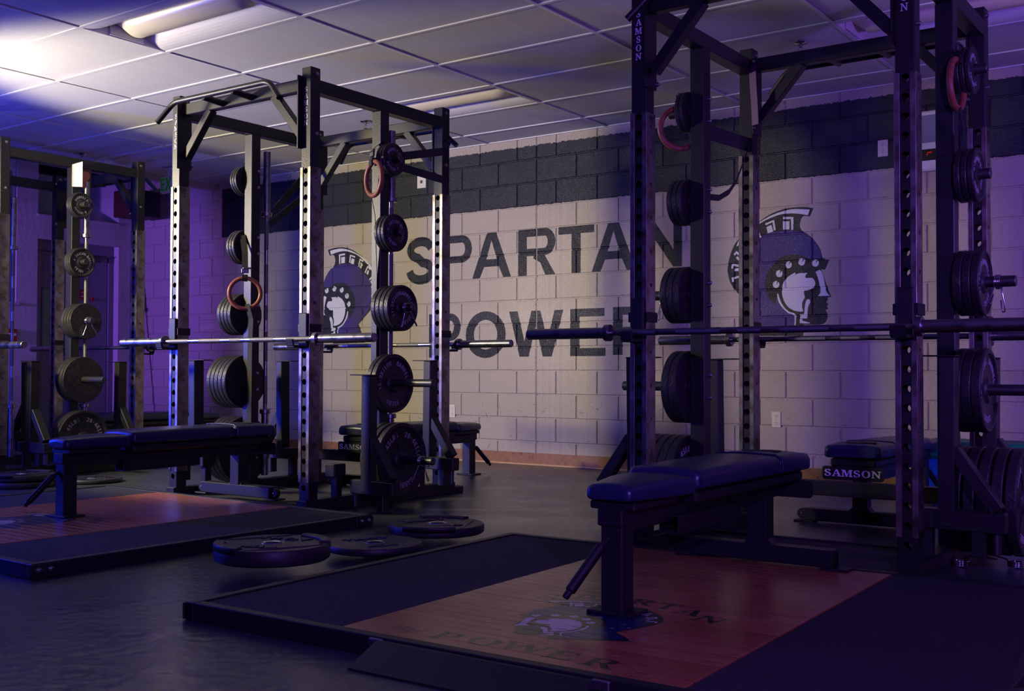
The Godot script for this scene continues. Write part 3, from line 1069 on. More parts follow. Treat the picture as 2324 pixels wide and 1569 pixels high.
func fixture(at: Vector3, label: String):
	var t = thing("light_fixture", label, "light fixture", at, 0.0, "recessed ceiling fixtures")
	var hx := TX / 2 - 0.013
	var hz := TZ / 2 - 0.013
	var b := Mb.new()
	plain_box(b, V(-hx, 0.118, -hz), V(hx, 0.122, hz))
	for s in [-1.0, 1.0]:
		plain_box(b, V(s * hx, 0.0, -hz), V(s * (hx - 0.003), 0.12, hz))
		plain_box(b, V(-hx, 0.0, s * hz), V(hx, 0.12, s * (hz - 0.003)))
	put("housing", b, M.enamel, t)
	for s in [-1.0, 1.0]:
		# curved wing from the rim up towards the middle
		var rg := Mb.new()
		var prev = null
		var inner := hx - 0.004
		for k in 11:
			var a = PI / 2 * k / 10
			var z = s * (hz - 0.004 - sin(a) * 0.175)
			var y = 0.002 + (1.0 - cos(a)) * 0.105
			if prev != null:
				if s > 0:
					rg.quad(V(-inner, y, z), V(-inner, prev[0], prev[1]), V(inner, prev[0], prev[1]), V(inner, y, z))
				else:
					rg.quad(V(inner, y, z), V(inner, prev[0], prev[1]), V(-inner, prev[0], prev[1]), V(-inner, y, z))
			prev = [y, z]
		put("reflector", rg, M.enamel, t)
	# hanging half-round basket with softened ends
	var rings = []
	var L := hx - 0.02
	for k in 15:
		var u = -1.0 + 2.0 * k / 14
		var x = u * L
		var sc = 1.0
		if absf(u) > 0.9:
			var e = (absf(u) - 0.9) / 0.1
			sc = sqrt(maxf(0.02, 1.0 - e * e * 0.95))
		var ring = []
		for q in 17:
			var a = PI * q / 16
			ring.append(V(x, 0.085 - sin(a) * 0.085 * sc, cos(a) * 0.105 * (0.9 + 0.1 * sc)))
		ring.reverse()
		rings.append(ring)
	b = Mb.new()
	b.loft(rings, true)
	put("basket", b, M.basket, t)
	b = Mb.new()
	for s in [-1.0, 1.0]:
		plain_box(b, V(s * (hx - 0.02), 0.004, -0.12), V(s * (hx - 0.006), 0.11, 0.12), 0.003)
	put("end_plate", b, M.enamel, t)

# ---------------------------------------------------------------- racks
const PX := 0.5825      # post centres from the middle of the rack
const PW := 0.076       # tube width
const UP_H := 2.461     # upright on its base rail
const HOLE_P := 0.075

func upright_mesh() -> Mb:
	# square tube 76 mm with a row of real holes through the front and back walls; origin at the foot, centre
	var b := Mb.new()
	var h := PW / 2
	var r := 0.0165
	var e := 0.004
	var y0 := 0.069 - HOLE_P / 2
	var cnt := 25
	for s in [-1.0, 1.0]:
		# sides, with the rounded corner
		if s > 0:
			b.quad(V(h, 0, h - e), V(h, 0, -h + e), V(h, UP_H, -h + e), V(h, UP_H, h - e))
		else:
			b.quad(V(-h, 0, -h + e), V(-h, 0, h - e), V(-h, UP_H, h - e), V(-h, UP_H, -h + e))
	for f in [-1.0, 1.0]:
		for s in [-1.0, 1.0]:
			var a = V(s * h, 0, f * (h - e))
			var c = V(s * (h - e), 0, f * h)
			var up = V(0, UP_H, 0)
			if f * s > 0:
				b.quad(c, a, a + up, c + up)
			else:
				b.quad(a, c, c + up, a + up)
		var w := h - e
		var strip = func(ya, yb):
			if f > 0:
				b.quad(V(-w, ya, h), V(w, ya, h), V(w, yb, h), V(-w, yb, h))
			else:
				b.quad(V(w, ya, -h), V(-w, ya, -h), V(-w, yb, -h), V(w, yb, -h))
		strip.call(0.0, y0)
		strip.call(y0 + cnt * HOLE_P, UP_H)
		for k in cnt:
			var yc := y0 + (k + 0.5) * HOLE_P
			var n := 20
			for q in n:
				var a0 := TAU * q / n
				var a1 := TAU * (q + 1) / n
				var c0 = Vector2(cos(a0), sin(a0))
				var c1 = Vector2(cos(a1), sin(a1))
				var edge = func(d: Vector2):
					var t = minf(w / maxf(absf(d.x), 1e-6), HOLE_P / 2 / maxf(absf(d.y), 1e-6))
					return d * t
				var o0 = edge.call(c0)
				var o1 = edge.call(c1)
				var i0 = c0 * r
				var i1 = c1 * r
				var list = [[i0, o0, o1, i1]]
				# corner of the cell between two spokes
				for cx in [-1.0, 1.0]:
					for cy in [-1.0, 1.0]:
						var cor = Vector2(cx * w, cy * HOLE_P / 2)
						var ca = fposmod(cor.angle(), TAU)
						if ca > a0 + 1e-4 and ca < a1 - 1e-4:
							list.append([o0, cor, o1, o0])
				for l in list:
					if l[3] == l[0]:
						if f > 0:
							b.tri(V(l[0].x, yc + l[0].y, h), V(l[1].x, yc + l[1].y, h), V(l[2].x, yc + l[2].y, h), Vector3.BACK, Vector3.BACK, Vector3.BACK)
						else:
							b.tri(V(l[0].x, yc + l[0].y, -h), V(l[2].x, yc + l[2].y, -h), V(l[1].x, yc + l[1].y, -h), Vector3.FORWARD, Vector3.FORWARD, Vector3.FORWARD)
					elif f > 0:
						b.quad(V(l[0].x, yc + l[0].y, h), V(l[1].x, yc + l[1].y, h), V(l[2].x, yc + l[2].y, h), V(l[3].x, yc + l[3].y, h))
					else:
						b.quad(V(l[3].x, yc + l[3].y, -h), V(l[2].x, yc + l[2].y, -h), V(l[1].x, yc + l[1].y, -h), V(l[0].x, yc + l[0].y, -h))
				# wall of the hole, 5 mm
				b.quad(V(i1.x, yc + i1.y, f * h), V(i0.x, yc + i0.y, f * h), V(i0.x, yc + i0.y, f * (h - 0.005)), V(i1.x, yc + i1.y, f * (h - 0.005)))
	b.box(V(0, UP_H + 0.001, 0), V(PW - 0.004, 0.006, PW - 0.004), 0.002)
	return b

func guard_mesh(s: float) -> Mb:
	# folded steel channel over one side of the upright, lips on the front and back faces
	var b := Mb.new()
	var h := PW / 2
	var y0 := 0.100
	var y1 := 1.892
	b.box(V(s * (h + 0.002), (y0 + y1) / 2, 0), V(0.0035, y1 - y0, PW + 0.008), 0.0012)
	for f in [-1.0, 1.0]:
		b.box(V(s * (h - 0.0075), (y0 + y1) / 2, f * (h + 0.002)), V(0.022, y1 - y0, 0.0035), 0.0012)
	return b

var proto := {}

func rack_protos():
	proto.upright = upright_mesh().done()
	proto.guard_l = guard_mesh(-1.0).done()
	proto.guard_r = guard_mesh(1.0).done()
	var b := Mb.new()
	var x := PW / 2 + 0.0042
	for k in 13:
		var num := 25 - k * 2
		b.text(str(num), Transform3D(Basis(V(0, 0, -1), V(0, 1, 0), V(1, 0, 0)), V(x, 0.069 + (num - 1) * HOLE_P, 0.0)), 0.016, 0.0004, sans)
	for y in [0.32, 1.12, 1.83]:
		b.cyl(V(x - 0.001, y, 0), V(x + 0.002, y, 0), 0.005, 10, 0.001)
	proto.numbers = b.done()
	b = Mb.new()
	var word = "SAMSON"
	for k in 6:
		b.text(word[k], Transform3D(Basis.from_scale(V(0.95, 1, 1)), V(0, 2.337 - k * 0.0385, 0.0388)), 0.0300, 0.0006, serif)
	proto.samson = b.done()
	b = Mb.new()
	b.lathe([Vector2(0, 0), Vector2(0, 0.013), Vector2(0.003, 0.013), Vector2(0.003, 0.010), Vector2(0.010, 0.0095), Vector2(0.013, 0.006), Vector2(0.013, 0)], 6, Transform3D(Basis(V(0, -1, 0), V(1, 0, 0), V(0, 0, 1)), Vector3.ZERO), 0.95)
	proto.bolt = b.done()

func make_rack(label: String, at: Vector3, peg_sides := [1, 1]) -> Node3D:
	var t = thing("power_rack", label, "weight rack", at, 0.0, "")
	var b: Mb
	for s in [-1.0, 1.0]:
		# base rail with foot plates
		b = Mb.new()
		b.box(V(s * PX, 0.0375, -0.655), V(PW, 0.075, 1.35), 0.004)
		put("base_rail", b, M.paint, t)
		for z in [0.055, -1.36]:
			b = Mb.new()
			b.box(V(s * PX, 0.022, z), V(0.092, 0.044, 0.10), 0.006)
			b.cyl(V(s * PX, 0.043, z + 0.01), V(s * PX, 0.0455, z + 0.01), 0.011, 14, 0.0005)
			put("foot_plate", b, M.paint_dark, t)
		for z in [-0.038, -1.218]:
			var u = put("upright", proto.upright, M.paint, t, V(s * PX, 0.075, z))
			put("steel_guard", proto.guard_l, M.guard, u)
			put("steel_guard", proto.guard_r, M.guard, u)
			put("stamped_numbers", proto.numbers, M.engrave, u)
			if z > -0.1:
				put("lettering", proto.samson, M.letter, u)
			for y in [2.503, 2.16]:
				put("bolt", proto.bolt, M.bolt, t, V(s * PX + PW / 2, y, z - signf(z + 0.6) * 0.006))
			# short storage post behind the upright
			var zs = z - signf(z + 0.6) * 0.215
			b = Mb.new()
			b.box(V(s * PX, 0.228, zs), V(PW, 0.075, 0.10), 0.005)
			b.box(V(s * PX + 0.008, 0.13, zs), V(0.045, 0.125, 0.05), 0.003)
			put("storage_block", b, M.paint, t)
		# post for the plates, top rail
		b = Mb.new()
		b.box(V(s * PX, 1.238, -0.625), V(PW, 2.327, PW), 0.004)
		put("plate_post", b, M.paint, t)
		b = Mb.new()
		b.box(V(s * PX, 2.438, -0.628), V(PW - 0.002, 0.074, 1.11), 0.004)
		put("top_rail", b, M.paint, t)
		for k in 5:
			var y = [2.10, 1.65, 1.19, 0.735, 0.275][k]
			var len = [0.13, 0.14, 0.235, 0.395, 0.395][k]
			b = Mb.new()
			var p = V(s * (PX + PW / 2), y, -0.625)
			b.lathe([Vector2(0, 0), Vector2(0, 0.045), Vector2(0.008, 0.045), Vector2(0.012, 0.030), Vector2(0.012, 0.0235), Vector2(len - 0.003, 0.0235), Vector2(len, 0.0205), Vector2(len, 0.0)], 24, Transform3D(Basis(V(0, -s, 0), V(s, 0, 0), V(0, 0, 1)), p), 0.9)
			put("plate_peg", b, M.steel_dark, t)
			if s < 0:
				for q in [-0.055, 0.055]:
					put("bolt", proto.bolt, M.bolt, t, V(PX * s + PW / 2, y + q, -0.645))
	for f in [0, 1]:
		# cross member with its end plates and braces, and the pull-up bar on the outer side
		var zc = -0.038 if f == 0 else -1.218
		var out = 1.0 if f == 0 else -1.0
		b = Mb.new()
		b.box(V(0, 2.449, zc), V(2 * PX - PW - 0.014, 0.072, 0.052), 0.004)
		put("cross_member", b, M.paint, t)
		for s in [-1.0, 1.0]:
			b = Mb.new()
			var poly := PackedVector2Array()
			for c in [[0.045, 2.495, 0.0], [-0.065, 2.495, 0.5], [-0.065, 2.075, -1.0], [0.045, 2.075, 0.0]]:
				poly.append(Vector2(c[0] * -out, c[1]))
			b.prism(poly, 0.008, Transform3D(Basis(V(0, 0, 1), V(0, 1, 0), V(-1, 0, 0)), V(s * (PX - PW / 2 - 0.004) - 0.004, 0, zc)))
			put("end_plate", b, M.paint, t)
			for y in [2.46, 2.105]:
				put("bolt", proto.bolt, M.bolt, t, V(s * (PX - PW / 2 - 0.006) + 0.002, y, zc - out * 0.048))
			b = Mb.new()
			b.bar(V(s * (PX - PW / 2 - 0.02), 2.15, zc), V(s * 0.285, 2.42, zc), 0.05, 0.05, 0.003, Vector3.BACK)
			put("brace", b, M.paint, t)
		var zb = zc + out * 0.178
		b = Mb.new()
		var path = []
		for s in [-1.0, 1.0]:
			var row = [V(s * 0.545, 2.335, zb + out * 0.03)]
			for k in 7:
				var a = k / 6.0
				var p0 = V(s * 0.460, 2.418, zb + out * 0.006)
				var p1 = V(s * 0.425, 2.452, zb)
				var p2 = V(s * 0.375, 2.452, zb)
				row.append(p0.lerp(p1, a).lerp(p1.lerp(p2, a), a))
			if s > 0:
				row.reverse()
			path.append_array(row)
		b.sweep(path, 0.0165, 14)
		put("pull_up_bar", b, M.paint, t)
		for s in [-1.0, 1.0]:
			b = Mb.new()
			b.cyl(V(s * 0.13 - 0.02, 2.445, zb), V(s * 0.13 - 0.02, 2.435, zc + out * 0.026), 0.020, 14)
			put("bar_support", b, M.paint, t)
	b = Mb.new()
	b.box(V(0, 0.215, -1.218), V(2 * PX - PW, 0.075, 0.06), 0.004)
	put("lower_cross_member", b, M.paint, t)
	# J hooks that carry the two barbells
	for f in [0, 1]:
		for s in [-1.0, 1.0]:
			var z = 0.004 if f == 0 else -1.26
			var o = 1.0 if f == 0 else -1.0
			b = Mb.new()
			b.box(V(s * PX, 1.035, z + o * 0.008), V(0.066, 0.20, 0.012), 0.005)
			b.box(V(s * PX, 0.944, z + o * 0.055), V(0.060, 0.014, 0.10), 0.004)
			b.bar(V(s * PX, 0.945, z + o * 0.103), V(s * PX, 0.985, z + o * 0.112), 0.060, 0.012, 0.004, Vector3.RIGHT)
			var j = put("j_hook", b, M.paint_dark, t)
			b = Mb.new()
			b.box(V(s * PX + PW / 2 + 0.008, 1.05, -0.038 if f == 0 else -1.218), V(0.006, 0.045, PW + 0.02), 0.002)
			b.box(V(s * PX, 1.05, (-0.038 if f == 0 else -1.218) + o * (PW / 2 + 0.005)), V(PW + 0.022, 0.045, 0.005), 0.002)
			put("strap_plate", b, M.paint_dark, j)
	return t

# spotter arm stored upright; outward = local +x
func spotter_arm(at: Vector3, side: float, label: String, lean := 0.0, on_floor := false):
	var t = thing("spotter_arm", label, "spotter arm", at, 0.0 if side > 0 else PI, "spotter arms stored upright at the racks")
	t.rotation.z = lean
	var b := Mb.new()
	b.box(V(0, 0.535, 0), V(0.058, 0.67, 0.078), 0.004)
	put("arm", b, M.paint, t)
	b = Mb.new()
	b.box(V(-0.045, 0.873, 0), V(0.152, 0.006, 0.078), 0.002)
	put("end_stop", b, M.paint_dark, t)
	b = Mb.new()
	b.box(V(0.05, 0.228, 0), V(0.33, 0.078, 0.070), 0.004)
	put("bracket", b, M.paint, t)
	b = Mb.new()
	b.bar(V(0.020, 0.50, 0), V(0.185, 0.275, 0), 0.06, 0.05, 0.003, Vector3.BACK)
	put("gusset", b, M.paint, t)
	b = Mb.new()
	b.box(V(0.115, 0.145 if not on_floor else 0.1475, 0), V(0.045, 0.11 if not on_floor else 0.115, 0.06), 0.004)
	put("leg", b, M.paint, t)
	b = Mb.new()
	b.cyl(V(-0.105 if on_floor else 0.18, 0.105, 0), V(-0.105 if on_floor else 0.18, 0.195, 0), 0.017, 14)
	put("pin", b, M.steel_dark, t)

# ---------------------------------------------------------------- barbells
func make_barbell() -> Node3D:
	var t := Node3D.new()
	t.name = "barbell"
	add_child(t, true)
	var ax := func(o): return Transform3D(Basis(V(0, -1, 0), V(1, 0, 0), V(0, 0, 1)), o)
	var b := Mb.new()
	b.cyl(V(-0.66, 0, 0), V(0.66, 0, 0), 0.0138, 18, 0.0)
	put("shaft", b, M.sleeve, t)
	for q in [[-0.62, -0.43], [-0.33, -0.13], [-0.05, 0.05], [0.13, 0.33], [0.43, 0.62]]:
		b = Mb.new()
		b.cyl(V(q[0], 0, 0), V(q[1], 0, 0), 0.0145, 18, 0.0008)
		put("knurling", b, M.knurl, t)
	for s in [-1.0, 1.0]:
		b = Mb.new()
		b.lathe([Vector2(0.655, 0.0), Vector2(0.655, 0.032), Vector2(0.658, 0.037), Vector2(0.682, 0.037), Vector2(0.685, 0.034), Vector2(0.685, 0.0245)], 28, Transform3D(Basis(V(0, -s, 0), V(s, 0, 0), V(0, 0, 1)), Vector3.ZERO), 0.9)
		put("collar", b, M.sleeve, t)
		b = Mb.new()
		b.lathe([Vector2(0.685, 0.0248), Vector2(1.096, 0.0248), Vector2(1.10, 0.022), Vector2(1.10, 0.018), Vector2(1.097, 0.0175), Vector2(1.097, 0)], 28, Transform3D(Basis(V(0, -s, 0), V(s, 0, 0), V(0, 0, 1)), Vector3.ZERO), 0.9)
		put("sleeve", b, M.sleeve, t)
	return t

# ---------------------------------------------------------------- plates
# kind: [radius, thickness, texts]; axis along local +x, lettered face outward
const PLATES := {
	"five": [0.100, 0.021], "ten": [0.1145, 0.026], "twentyfive": [0.1395, 0.034], "thirtyfive": [0.1780, 0.038], "fortyfive": [0.2235, 0.042]}

func arc_text(b: Mb, s: String, mid_deg: float, r: float, cap: float, x: float):
	var adv := cap * 0.92
	var a0 := deg_to_rad(mid_deg) + adv / r * (s.length() - 1) * 0.5
	for k in s.length():
		if s[k] == " ":
			continue
		var a = a0 - adv / r * k
		# plate face plane seen from +x: right = -z, up = +y
		var rad = V(0, sin(a), -cos(a))
		var tang = V(0, -cos(a), -sin(a))
		b.text(s[k], Transform3D(Basis(tang, rad, tang.cross(rad)), V(x, 0, 0) + rad * r), cap, 0.003, sans)

func plate_proto(kind: String) -> Node3D:
	var t := Node3D.new()
	t.name = "weight_plate"
	var R = PLATES[kind][0]
	var T = PLATES[kind][1]
	var rim = 0.020 if R > 0.15 else 0.012
	var hub = 0.050 if R > 0.15 else 0.041
	var rec = T * 0.28
	var ax := Transform3D(Basis(V(0, -1, 0), V(1, 0, 0), V(0, 0, 1)), Vector3.ZERO)
	var b := Mb.new()
	b.lathe([Vector2(0.0, 0.0262), Vector2(0.0, R - 0.004), Vector2(0.004, R), Vector2(T - 0.005, R), Vector2(T, R - 0.005), Vector2(T, R - rim), Vector2(T - rec * 0.6, R - rim - 0.005), Vector2(T - rec, R - rim - 0.012), Vector2(T - rec, hub + 0.008), Vector2(T - 0.002, hub), Vector2(T, hub - 0.003), Vector2(T, 0.0262), Vector2(0.0, 0.0262)], 48, ax, 0.8)
	put("disc", b, M.iron, t)
	b = Mb.new()
	var x = T - rec + 0.0012
	var rt = (R - rim - 0.012 + hub + 0.008) * 0.5
	match kind:
		"five":
			arc_text(b, "BARBELL", 105, rt, 0.017, x)
			arc_text(b, "5LBS", 20, rt, 0.017, x)
			arc_text(b, "2.3KILOS", 255, rt, 0.017, x)
		"ten":
			arc_text(b, "4.5KILOS", 118, rt, 0.019, x)
			arc_text(b, "BARBELL", 2, rt, 0.019, x)
			arc_text(b, "10LBS", 245, rt, 0.019, x)
		"twentyfive":
			arc_text(b, "BARBELL", 60, rt + 0.008, 0.022, x)
			arc_text(b, "11.3KILOS", 160, rt + 0.008, 0.022, x)
			arc_text(b, "25LBS", 300, rt + 0.008, 0.022, x)
		"thirtyfive":
			arc_text(b, "BARBELL", 40, rt + 0.022, 0.026, x)
			arc_text(b, "15.9KILOS", 150, rt + 0.022, 0.026, x)
			arc_text(b, "35LBS", 265, rt + 0.022, 0.026, x)
		"fortyfive":
			arc_text(b, "45LBS", 128, rt + 0.030, 0.030, x)
			arc_text(b, "20.4KILOS", 35, rt + 0.030, 0.030, x)
			arc_text(b, "BARBELL", 275, rt + 0.030, 0.030, x)
			# raised pads between hub and rim
			var pd := Mb.new()
			for k in 3:
				var a = deg_to_rad(-10 + 120 * k)
				var rad = V(0, sin(a), -cos(a))
				pd.bar(V(T - rec + 0.002, 0, 0) + rad * (hub + 0.004), V(T - rec + 0.002, 0, 0) + rad * (R - rim - 0.014), 0.004, 0.016, 0.001, Vector3.RIGHT)
			put("rib", pd, M.iron, t)
	put("lettering", b, M.iron_letter, t)
	return t

const ORD := ["innermost", "second", "third", "fourth", "fifth", "sixth"]
const WEIGHT := {"five": "five-pound", "ten": "ten-pound", "twentyfive": "25-pound", "thirtyfive": "35-pound", "fortyfive": "45-pound"}

func fill_peg(rack: Node3D, rack_name: String, side: float, peg: int, kind: String, flips: Array, gap := 0.0):
	var pegs = ["top", "second", "middle", "fourth", "bottom"]
	var y = [2.10, 1.65, 1.19, 0.735, 0.275][peg]
	var R = PLATES[kind][0]
	var T = PLATES[kind][1]
	var x = PX + PW / 2 + 0.013
	var z = -0.625
	for k in flips.size():
		var pos = "outermost" if k == flips.size() - 1 and k > 0 else ORD[k]
		var label = "%s %s iron plate on %s peg, %s side of %s" % [pos, WEIGHT[kind], pegs[peg], "right" if side > 0 else "left", rack_name]
		if flips.size() == 1:
			label = "black iron %s plate alone on the %s peg at the %s of the %s" % [WEIGHT[kind], pegs[peg], "right" if side > 0 else "left", rack_name]
		var t: Node3D = proto[kind].duplicate()
		t.name = "weight_plate"
		add_child(t, true)
		tag(t, label, "weight plate", "iron plates on the rack pegs")
		# hangs with its hole on top of the peg
		var local = V(side * (x + (T if flips[k] else 0.0)), y - 0.0025, z)
		t.position = rack.position + local
		# outward face along +x for side > 0; a flipped plate shows its plain back outward
		var outward = side > 0
		if flips[k]:
			outward = not outward
		t.rotation = Vector3(0, 0.0 if outward else PI, 0)
		t.rotate_object_local(Vector3.RIGHT, rng.randf_range(-0.5, 0.5) if k < flips.size() - 1 else 0.0)
		x += T + 0.0012 + gap * rng.randf_range(0.2, 1.0)
	return x

func spring_collar(at: Vector3, turn: Basis, label: String):
	# coil round local x, both handles hanging along local -y
	var t = thing("spring_collar", label, "barbell collar", at, 0.0, "spring collars")
	t.transform.basis = turn
	var b := Mb.new()
	var path = []
	var n := 72
	for k in n + 1:
		var a = -PI / 2 + 0.5 + (TAU * 4 - 1.0) * k / n
		path.append(V(-0.012 + 0.024 * k / n, sin(a) * 0.0285, cos(a) * 0.0285))
	b.sweep(path, 0.0030, 8)
	put("coil", b, M.chrome, t)
	for s in [-1.0, 1.0]:
		b = Mb.new()
		var st = path[0] if s < 0 else path[n]
		var h = [st, V(st.x + s * 0.004, -0.05, s * -0.018), V(st.x + s * 0.012, -0.105, s * -0.044), V(st.x + s * 0.010, -0.116, s * -0.048), V(st.x + s * 0.002, -0.116, s * -0.052), V(st.x - s * 0.002, -0.105, s * -0.050), V(st.x - s * 0.004, -0.068, s * -0.034)]
		b.sweep(h, 0.0030, 8)
		put("handle", b, M.chrome, t)

# bumper plate lying flat; y up from its base
func bumper_proto(R: float, T: float, segs: bool) -> Node3D:
	var t := Node3D.new()
	t.name = "bumper_plate"
	var b := Mb.new()
	b.lathe([Vector2(0, 0.0262), Vector2(0, R - 0.010), Vector2(0.006, R - 0.002), Vector2(0.010, R), Vector2(T - 0.010, R), Vector2(T - 0.004, R - 0.004), Vector2(T - 0.003, R - 0.012), Vector2(T - 0.005, R - 0.05), Vector2(T - 0.007, 0.07), Vector2(T - 0.004, 0.05), Vector2(T - 0.004, 0.0262), Vector2(0, 0.0262)], 64, Transform3D.IDENTITY, 0.8)
	put("disc", b, M.bumper, t)
	b = Mb.new()
	b.lathe([Vector2(T - 0.005, 0.047), Vector2(T - 0.001, 0.044), Vector2(T - 0.001, 0.034), Vector2(T - 0.006, 0.0262), Vector2(0.0, 0.0262)], 32, Transform3D.IDENTITY, 0.8)
	put("steel_insert", b, M.chrome, t)
	if segs:
		# four raised arcs round the rim and between them sunken grips
		for k in 2:
			b = Mb.new()
			var a0 := k * PI + 0.25
			var a1 := a0 + 1.15
			var rings = []
			for q in 17:
				var a = lerpf(a0, a1, q / 16.0)
				var d = V(cos(a), 0, -sin(a))
				rings.append([d * (R - 0.044) + V(0, T - 0.008, 0), d * (R + 0.002) + V(0, T - 0.02, 0), d * (R + 0.002) + V(0, T + 0.002, 0), d * (R - 0.004) + V(0, T + 0.006, 0), d * (R - 0.034) + V(0, T + 0.006, 0)])
			for r in rings:
				r.reverse()
			b.loft(rings, true)
			put("rim_segment", b, M.bumper, t)
			b = Mb.new()
			var path = []
			for q in 13:
				var a = lerpf(a1 + 0.15, a1 + 1.75, q / 12.0)
				var u = absf(q / 12.0 - 0.5) * 2.0
				path.append(V(cos(a), 0, -sin(a)) * lerpf(R - 0.075, R - 0.012, u * u) + V(0, T - 0.004, 0))
			b.sweep(path, 0.004, 6)
			put("grip_edge", b, M.bumper, t)
	b = Mb.new()
	var fl := Basis(V(1, 0, 0), V(0, 0, -1), V(0, 1, 0))
	b.text("TROY", Transform3D(fl * Basis.from_scale(V(1.7, 1, 1)), V(0, T - 0.004, -R * 0.48)), R * 0.17, 0.006, sans)
	b.text("45LB", Transform3D(fl * Basis.from_scale(V(1.2, 1, 1)), V(0, T - 0.004, R * 0.48)), R * 0.17, 0.006, sans)
	put("lettering", b, M.bumper, t)
	return t

# ---------------------------------------------------------------- benches
func cushion(b: Mb, st: Array, rad: float):
	# st: [z, half width, bottom y, top y], from far (low z) to near; rounded all round
	var all = []
	var n := st.size()
	for i in range(4):
		var a := PI / 2 * i / 4.0
		all.append([st[0][0] + rad * (1.0 - sin(a)) * 0.9, st[0], rad * (1.0 - sin(a)) if false else rad * (1.0 - sin(a))])
	all.reverse()
	all = []
	for i in 5:
		var a := PI / 2 * i / 4.0
		all.append([st[0][0] + rad * (1.0 - cos(a)), st[0], rad * (1.0 - sin(a))])
	for i in range(1, n - 1):
		all.append([st[i][0], st[i], 0.0])
	for i in range(4, -1, -1):
		var a := PI / 2 * i / 4.0
		all.append([st[n - 1][0] - rad * (1.0 - cos(a)), st[n - 1], rad * (1.0 - sin(a))])
	var rings = []
	for e in all:
		var hw = e[1][1] - e[2]
		var y0 = e[1][2] + e[2] * 0.4
		var y1 = e[1][3] - e[2] * 0.9
		var ring = []
		var rr := minf(rad, (y1 - y0) * 0.48)
		for c in 4:
			var sx = [1.0, -1.0, -1.0, 1.0][c]
			var top = c == 0 or c == 1
			for q in 6:
				var a = PI / 2 * (c + q / 5.0)
				var cx = sx * (hw - rr)
				var cy = (y1 - rr) if top else (y0 + rr * 0.5)
				ring.append(V(cx + cos(a) * rr, cy + sin(a) * (rr if top else rr * 0.5), e[0]))
			if c == 0:
				for q in range(1, 4):
					var f := q / 4.0
					ring.append(V(lerpf(hw - rr, -(hw - rr), f), y1 + 0.006 * sin(PI * f), e[0]))
		rings.append(ring)
	b.loft(rings, true)

